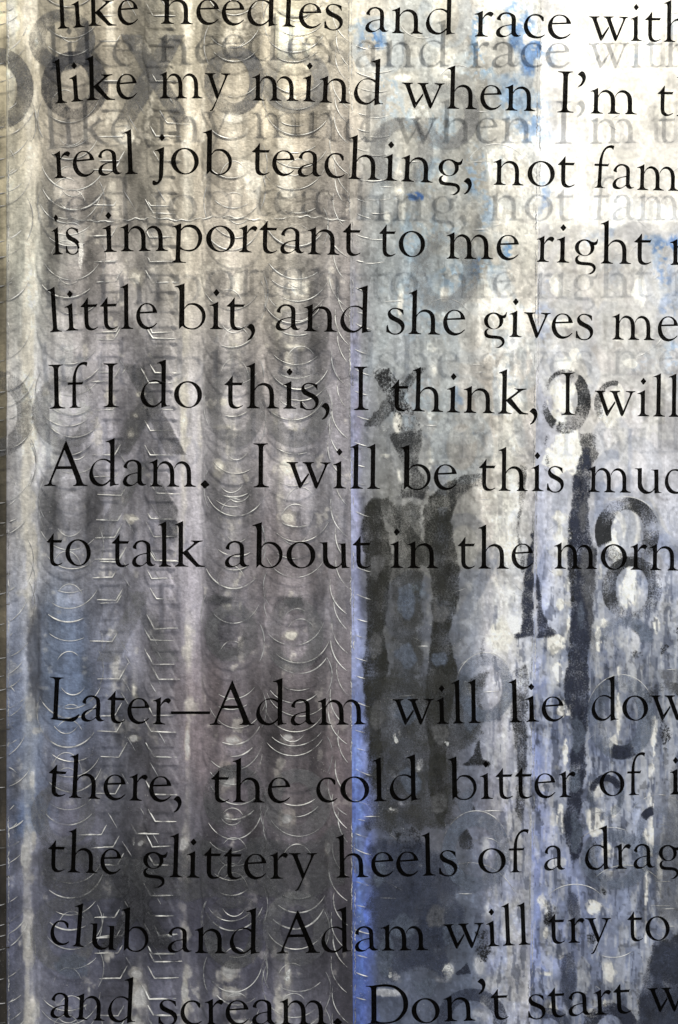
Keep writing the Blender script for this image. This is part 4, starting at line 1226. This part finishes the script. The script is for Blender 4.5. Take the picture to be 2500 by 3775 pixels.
G = {}
G['l'] = [[stem(H=660)]]
G['i'] = [[stem(H=400)], [mir(DOT, 36)]]
G['n'] = [[stem()], [curve(ARCH, 0)], [stem(265, 62, 170, False, 38, 68)]]
G['h'] = [[stem(H=660)], [curve(ARCH, 0)], [stem(265, 62, 170, False, 38, 68)]]
G['m'] = [[stem(w=60)], [curve(NARCH, 0)], [stem(238, 62, 170, False, 38, 68)], [mir(curve(NARCH, 0), 238)], [stem(476, 62, 170, False, 38, 68)]]
G['r'] = [[stem(w=60)], [curve("56,-285* 85,-340 125,-378 162,-390 192,-376 205,-352* 174,-306* 152,-320 122,-330 92,-312 56,-262*", 0)]]
G['u'] = [[curve("588,325* 600,334 632,345 640,385* 640,560* 650,625 705,690 780,712 845,695 900,650* 900,612* 870,655 825,676 780,662 730,620 705,540* 703,318*", 700, 640)],
          [curve("838,345* 850,352 885,360 893,395* 900,705* 960,700 1010,698* 1012,688* 975,678 962,630* 957,338*", 703, 640)]]
G['d'] = [[curve("865,124* 865,134* 915,142 932,190* 930,776* 990,758 1054,750* 1054,738* 1010,735 994,690* 997,76* 990,74*", 768, 635)],
          [curve("932,398* 880,376 830,371 760,392 680,465 635,590 650,680 700,745 800,773 870,752 932,700* 932,664* 890,708 830,738 760,715 710,650 688,570 702,480 750,412 810,394 870,400 932,440*", 768, 635)]]
G['b'] = [[curve("773,72* 773,82* 815,88 836,140* 832,692* 878,644* 906,630* 907,27* 900,26*", 688, 840)],
          [curve("900,385* 950,325 1030,308 1105,328 1170,392 1198,490 1180,580 1130,648 1062,690 1000,695 930,680 870,640* 900,600* 925,645 980,673 1040,672 1098,640 1138,580 1148,500 1130,430 1070,360 1000,338 950,350 900,410*", 688, 840)]]
G['p'] = [[curve("152,190* 152,200* 195,206 216,250* 210,630* 205,670 160,700* 160,715* 357,715* 357,702* 290,690 273,640* 283,142* 276,140*", 543, 213)],
          [curve("280,220* 330,172 410,155 485,172 550,240 577,330 560,430 500,510 420,547 340,540 273,520* 276,480* 330,518 400,521 470,498 508,430 520,340 490,250 430,205 370,196 320,210 280,250*", 543, 213)]]
G['o'] = [[ell(202, 190, 202, 196, 0), ell(204, 188, 132, 177, math.radians(9))]]
G['e'] = [[curve("658,632 600,690 540,718 490,722 420,695 365,625 345,540 360,450 410,375 460,345 510,338 570,350 620,392 648,440 658,470* 655,482* 590,470* 585,410 555,372 510,356 470,362 430,395 410,450 404,520 430,610 480,665 530,682 590,670 645,628*", 716, 345)],
          [curve("404,494* 404,468* 592,456* 656,470* 656,482* 604,484*", 716, 345)]]
G['a'] = [[curve("785,452* 740,442* 726,425 740,390 775,345 822,322 872,318 930,335 972,372 985,430* 985,615* 1000,650 1025,671 1052,666* 1052,677* 1020,694 990,698 955,688 925,655* 925,430* 915,380 880,350 840,346 800,366 780,405", 706, 718)],
          [curve("928,500* 860,515 790,540 740,580 718,640 737,690 790,710 850,700 928,652* 928,628* 890,664 850,681 800,668 775,630 782,590 812,552 870,527 928,520*", 706, 718)]]
G['c'] = [[curve("317,375* 314,318* 270,285 210,272 140,290 80,350 48,450 60,540 110,620 170,648 230,652 290,635 342,592* 332,583* 280,611 220,614 160,580 115,510 102,440 112,370 150,312 200,300 250,314 300,390*", 648, 48)]]
G['f'] = [[curve("330,768* 330,757* 360,745 371,720 372,690* 382,385* 395,300 430,200 480,135 550,103 605,108* 611,125* 595,180* 575,155 535,148 490,170 455,230 438,310 434,385* 432,690* 436,725 455,750 494,757* 494,768*", 768, 330)],
          [curve("315,432* 315,404 330,396* 520,396* 544,380* 528,432*", 768, 330)]]
G['g'] = [[ell(142, 237, 143, 128, 0), ell(144, 231, 84, 111, math.radians(7))],
          [curve("735,262* 795,282 830,265 846,234* 857,232* 850,290 832,322 800,330 770,330*", 605, 520)],
          [curve("580,482* 545,505 525,545 535,592 565,622 620,634 720,640 770,655 790,690 780,720 730,760 650,771 570,745 535,700 535,660 568,620* 550,612* 510,640 490,680 505,725 560,770 660,787 750,775 810,735 830,680 815,630 770,600 700,588 610,580 575,558 570,522 595,488*", 605, 520)]]
G['j'] = [[curve("82,347* 82,356* 125,362 148,400* 142,690* 136,780 120,808 104,805 72,784 52,800 52,842 75,858 112,851 170,800 200,730 207,640* 216,298* 209,296*", 690, 147)], [mir(DOT, 36)]]
G['k'] = [[curve("582,12* 582,22* 622,28 636,70* 632,530* 628,570 612,592 584,608* 584,622* 775,622* 775,612* 722,598 700,575 698,530* 702,-38* 695,-40*", 622, 635)],
          [curve("808,243* 985,243* 985,255* 930,270 895,292 768,396* 715,445* 690,432* 690,416* 850,285 852,268 808,252*", 622, 635)],
          [curve("705,428* 768,392* 900,560 940,595 1014,612* 1014,627* 886,627* 702,442*", 622, 635)]]
G['s'] = [[curve("1000,385* 1008,378* 1004,308* 960,290 890,278 830,295 787,345 788,405 822,452 880,482 940,516 973,560 974,610 940,650 900,661 850,650 806,600 790,542 778,538* 770,560* 770,645* 800,652 850,675 905,679 970,660 1012,612 1027,550 1010,490 960,445 900,415 845,378 825,340 845,310 890,298 940,315 985,358", 660, 770)]]
G['t'] = [[curve("1000,328* 985,345 945,400 890,457* 896,464* 941,470* 943,700* 960,765 1000,800 1060,806 1110,786 1147,762* 1140,752* 1090,774 1050,770 1015,740 1004,690* 1004,468* 1126,466* 1145,414* 1130,426* 1004,426* 1005,330*", 798, 890)]]
V1 = "97,255* 262,255* 262,268* 225,282 224,315* 308,553* 300,640* 287,643* 268,620* 152,300* 135,282 97,268*"
V2 = "325,255* 487,255* 487,268* 448,284 447,310* 538,553* 530,640* 514,645* 494,620* 375,300* 355,282 325,268*"
V3 = "308,550* 408,412* 418,440* 302,636*"
V4 = "575,257* 720,257* 720,270* 684,284 660,330* 545,612* 525,642* 514,640* 520,600* 538,553* 628,335* 634,292 612,280 575,270*"
V5 = "345,257* 490,257* 490,270* 454,284 430,330* 315,612* 298,642* 287,640* 290,600* 308,553* 398,335* 404,292 382,280 345,270*"
Y5 = "345,257* 490,257* 490,270* 454,284 430,330* 300,640* 235,795 215,815* 180,822* 178,806* 205,792 282,640* 308,553* 398,335* 404,292 382,280 345,270*"
G['w'] = [[curve(V1, 638, 97)], [curve(V2, 638, 97)], [curve(V3, 638, 97)], [curve(V4, 638, 97)]]
G['v'] = [[curve(V1, 638, 97)], [curve(V5, 638, 97)]]
G['y'] = [[curve(V1.replace('300,640* 287,643* 268,620*', '306,600* 284,642* 270,620*'), 638, 97)], [curve(Y5, 638, 97)]]
ISH = "820,130* 832,143 880,155 896,178 900,215* 897,680* 890,722 870,740 826,752* 826,766* 1054,766* 1054,752* 1000,740 972,718 964,680* 968,215* 972,178 990,155 1036,140* 1036,128* 820,128*"
G['I'] = [[curve(ISH, 766, 820)]]
G['A'] = [[curve("320,106* 306,118* 285,170 115,600 80,690 60,730 6,748* 6,762* 168,762* 168,750* 130,742 112,722 112,700 118,670* 180,518* 400,518* 450,660 460,700 448,738 416,748* 416,762* 622,762* 622,750* 575,738 550,705 530,650*", 762, 6),
           curve("294,240* 386,474* 202,474*", 762, 6)]]
G['L'] = [[curve("50,122* 50,134* 100,146 118,165 123,200* 120,670* 116,710 100,730 66,745* 150,752 300,766 380,771 430,756 474,712 496,658* 482,654* 430,692 340,722 250,728 192,722* 186,680* 188,200* 194,165 212,148 248,140* 248,128*", 752, 50)]]
G['D'] = [[curve("110,270* 200,270 300,256 400,250 500,265 600,320 680,410 713,530 700,650 640,750 560,822 460,856 340,868* 130,868* 130,856* 170,845 186,800* 188,345* 182,310 160,292 110,282*", 868, 110),
           curve("262,310* 275,294 330,289 420,289 500,310 580,372 625,450 643,550 630,660 570,762 500,815 400,838 300,832 260,812* ", 868, 110)]]
G[','] = [[curve(COMMA, 660, 1115)]]
G["'"] = [[mir([(x, y + 555) for x, y in curve(COMMA, 660, 1115)], 0)]]
G['.'] = [[curve("62,-98 100,-62 124,-34 92,-4 60,22 28,-6 0,-36 30,-70", 0)]]
G['\u2014'] = [[[(0, 152), (570, 152), (570, 194), (0, 194)]]]
D_FIX = 0.0
# white space either side of each letter (traced units)
SB = {c: (26, 26) for c in G}
for c, s in {'v': (2, 2), 'w': (4, 6), 'y': (2, 2), 'k': (26, 4), 'r': (26, 8), 'j': (26, 62), 't': (14, 16), 'f': (20, -30), 'A': (6, 4), 'd': (16, 32), 'e': (16, 22), 'a': (24, 18),
             'c': (18, 14), 'o': (26, 26), ',': (10, 20), '.': (40, 20), "'": (20, 40), '\u2014': (4, -2), 'L': (26, -2), 's': (24, 22), 'g': (22, 8)}.items(): SB[c] = s
BOX = {}
for c, comps in G.items():
    xs = [x for comp in comps for lp in comp for x, y in lp]
    BOX[c] = (min(xs), max(xs))


def size_at(x, y):
    k = np.interp(x, [0, 1000, 2500], [1.0, 1.0, 0.945])
    k *= np.interp(y, [0, 300, 700, 1500, 2000, 2700, 3700], [0.965, 0.975, 0.99, 1.0, 1.0, 0.985, 0.955])
    return k / 3.92


def set_word(text, x0, x1, bl, label):
    """letters of one printed word, on the measured, slightly wandering baseline"""
    bx = [p[0] for p in bl]; by = [p[1] for p in bl]
    if len(bx) == 1: bx, by = [bx[0] - 50, bx[0] + 50], [by[0], by[0]]
    sl0 = (by[1] - by[0]) / (bx[1] - bx[0]); sl1 = (by[-1] - by[-2]) / (bx[-1] - bx[-2])

    def base(x):
        if x < bx[0]: return by[0] + (x - bx[0]) * sl0 * .6
        if x > bx[-1]: return by[-1] + (x - bx[-1]) * sl1 * .6
        return float(np.interp(x, bx, by))

    def smooth_base(x): return (base(x - 26) + base(x) * 2 + base(x + 26)) / 4
    pos = []; adv = 0.0
    for i, ch in enumerate(text):
        a, b = BOX[ch]
        if i: adv += SB[ch][0]
        pos.append(adv - a)
        adv += (b - a)
        if i < len(text) - 1: adv += SB[ch][1]
    ym = by[0]
    k = size_at((x0 + (x1 or 2500)) / 2, ym)
    kx = (x1 - x0) / adv if x1 else k * 0.99
    V, F = [], []
    lay = 0
    for ch, p in zip(text, pos):
        a, b = BOX[ch]
        xc = x0 + (p + (a + b) / 2) * kx
        yb = smooth_base(xc)
        sl = (smooth_base(xc + 20) - smooth_base(xc - 20)) / 40
        th = math.atan(sl) * 0.8
        c, s = math.cos(th), math.sin(th)
        for comp in G[ch]:
            lay += 1
            d = 0.00012 + 0.000012 * (lay % 6)

            def to3(x, y):
                ux = (x - (a + b) / 2) * kx * (1 if kx > 0 else 1); uy = -y * k
                return on_sheet(xc + ux * c - uy * s, yb + ux * s + uy * c, d)
            v, f = fill(comp, to3)
            o = len(V); V += v
            F += [tuple(i + o for i in t) for t in f]
    ob = link('printed_word', mesh('printed_word', V, F), SHEET, M_INK)
    ob['label'] = label
    return ob


ROWS = [
 ("top line", [("like",211,510,[(231,106),(287,102),(351,96),(470,92)]),("needles",592,1264,[(606,88),(765,91),(965,96),(1072,99),(1140,105),(1228,108)]),("and",1346,1677,[(1370,119),(1500,124),(1650,128)]),("race",1748,2105,[(1768,135),(1888,138),(1967,141),(2063,144)]),("with",2171,None,[(2207,150),(2360,152),(2480,155)])]),
 ("second line", [("like",203,506,[(215,382),(279,375),(343,370),(470,366)]),("my",588,849,[(606,363),(700,363),(800,365)]),("mind",929,1412,[(949,371),(1100,373),(1266,382),(1401,388)]),("when",1480,1974,[(1545,398),(1664,401),(1800,405),(1951,410)]),("I'm",2053,2348,[(2079,415),(2206,419),(2326,422)]),("th",2422,None,[(2450,426),(2550,430)])]),
 ("third line", [("real",198,508,[(215,658),(310,651),(400,647),(486,642)]),("job",562,855,[(590,641),(690,642),(790,644)]),("teaching,",926,1740,[(965,645),(1140,652),(1266,658),(1338,662),(1445,667),(1513,670),(1600,675),(1720,679)]),("not",1818,2119,[(1840,682),(1912,684),(2087,690)]),("fam",2188,None,[(2215,693),(2278,697),(2382,701),(2478,704)])]),
 ("fourth line", [("is",194,297,[(211,939),(280,934)]),("important",381,1330,[(399,930),(455,927),(654,925),(780,928),(893,930),(1076,936),(1298,942)]),("to",1397,1567,[(1420,945),(1530,947)]),("me",1645,1912,[(1665,954),(1790,956),(1880,959)]),("right",1977,2402,[(2007,966),(2087,969),(2238,972),(2382,975)]),("n",2470,None,[(2494,977)])]),
 ("fifth line", [("little",183,580,[(199,1225),(263,1219),(340,1216),(462,1213),(550,1213)]),("bit,",644,941,[(670,1213),(797,1214),(869,1216)]),("and",1016,1368,[(1052,1219),(1196,1223),(1338,1227)]),("she",1424,1715,[(1453,1229),(1529,1232),(1601,1234),(1680,1236)]),("gives",1776,2187,[(1824,1241),(1904,1243),(1980,1246),(2079,1248),(2159,1250)]),("me",2256,None,[(2278,1252),(2406,1255),(2480,1258)])]),
 ("sixth line", [("If",182,327,[(207,1507),(279,1504)]),("I",381,438,[(410,1502)]),("do",518,745,[(600,1502),(690,1503)]),("this,",827,1216,[(870,1505),(980,1506),(1150,1508)]),("I",1304,1359,[(1332,1512)]),("think,",1441,1982,[(1481,1515),(1561,1517),(1669,1521),(1760,1523),(1880,1526)]),("I",2069,2119,[(2095,1530)]),("will",2192,None,[(2240,1533),(2382,1535),(2480,1537)])]),
 ("seventh line", [("Adam.",163,772,[(239,1792),(407,1792),(574,1794),(702,1795)]),("I",934,992,[(965,1797)]),("will",1056,1401,[(1108,1800),(1250,1801),(1314,1802),(1385,1803)]),("be",1473,1684,[(1505,1805),(1640,1806)]),("this",1764,2079,[(1800,1808),(1864,1810),(2060,1812)]),("much",2167,None,[(2190,1814),(2318,1817),(2480,1820)])]),
 ("eighth line", [("to",171,335,[(203,2085),(300,2086)]),("talk",411,756,[(446,2089),(520,2090),(740,2089)]),("about",829,1368,[(861,2092),(957,2093),(1200,2095),(1338,2095)]),("in",1439,1617,[(1461,2094),(1585,2095)]),("the",1687,1965,[(1730,2096),(1848,2097),(1930,2097)]),("morn",2043,None,[(2071,2097),(2183,2098),(2358,2101),(2446,2103)])]),
 ("ninth line", [("Later",177,629,[(199,2653),(327,2660),(420,2665),(590,2671)]),("\u2014",630,775,[(700,2671)]),("Adam",773,1350,[(853,2673),(1100,2674),(1266,2672),(1338,2670)]),("will",1448,1772,[(1510,2671),(1633,2669),(1752,2666)]),("lie",1877,2079,[(1904,2663),(1960,2661),(2050,2659)]),("down",2181,None,[(2220,2657),(2340,2656),(2446,2655)])]),
 ("tenth line", [("there,",174,670,[(207,2935),(263,2941),(335,2945),(400,2949),(478,2951),(570,2955)]),("the",777,1070,[(810,2957),(869,2958),(957,2959),(1030,2960)]),("cold",1166,1549,[(1200,2958),(1314,2957),(1409,2954),(1533,2951)]),("bitter",1653,2125,[(1672,2949),(1792,2946),(1880,2944),(2010,2942),(2087,2939)]),("of",2211,2382,[(2260,2934),(2350,2931)]),("it",2470,None,[(2490,2929)])]),
 ("eleventh line", [("the",175,446,[(203,3213),(259,3216),(335,3219),(420,3223)]),("glittery",518,1170,[(565,3230),(638,3234),(710,3236),(850,3240),(935,3241),(1030,3240),(1130,3239)]),("heels",1240,1687,[(1266,3236),(1338,3234),(1500,3231),(1593,3228),(1660,3226)]),("of",1764,1953,[(1816,3219),(1904,3216)]),("a",2006,2083,[(2045,3209)]),("drag",2157,None,[(2230,3206),(2302,3203),(2390,3202),(2480,3200)])]),
 ("twelfth line", [("club",183,546,[(223,3484),(295,3491),(390,3501),(478,3507)]),("and",618,957,[(654,3512),(741,3514),(925,3517)]),("Adam",1020,1578,[(1060,3515),(1266,3511),(1430,3505),(1561,3503)]),("will",1638,1956,[(1690,3497),(1816,3489),(1880,3486),(1936,3483)]),("try",2022,2254,[(2058,3478),(2111,3476),(2200,3474)]),("to",2314,2470,[(2350,3469),(2430,3467)])]),
 ("bottom line", [("and",185,498,[(215,3753),(303,3759),(380,3765),(478,3771)]),("scream.",584,1262,[(620,3777),(760,3780),(1240,3777)]),("Don't",1350,1876,[(1380,3776),(1530,3774),(1650,3766),(1736,3763),(1840,3758)]),("start",1948,2328,[(1980,3754),(2040,3750),(2120,3746),(2207,3742),(2290,3736)]),("w",2390,None,[(2450,3730),(2520,3726)])]),
]
for row_name, words in ROWS:
    for i, (t, x0, x1, bl) in enumerate(words):
        if t == '\u2014': lab = 'black dash between Later and Adam'
        else:
            same = [w[0] for w in words[:i]].count(t)
            lab = 'the printed word "%s" in the %s' % (t, row_name)
            if [w[0] for w in words].count(t) > 1: lab = 'the %s "%s" in the %s' % (('first', 'second', 'third')[same], t, row_name)
        set_word(t, x0, x1, bl, lab)

# a reflection painted as a white patch on the front of the clear sheet
def glint(x, y, w, h, label):
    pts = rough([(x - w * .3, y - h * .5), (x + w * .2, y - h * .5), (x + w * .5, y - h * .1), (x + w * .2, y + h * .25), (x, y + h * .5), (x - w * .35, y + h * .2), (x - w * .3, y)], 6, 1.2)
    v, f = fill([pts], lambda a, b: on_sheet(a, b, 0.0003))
    me = mesh('painted_glint', v, f)
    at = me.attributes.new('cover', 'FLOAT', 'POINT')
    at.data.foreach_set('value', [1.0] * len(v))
    o = link('painted_glint', me, SHEET, WORN['white'])
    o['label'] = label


glint(298, 945, 22, 100, 'painted white glint over the letter s of the word is')
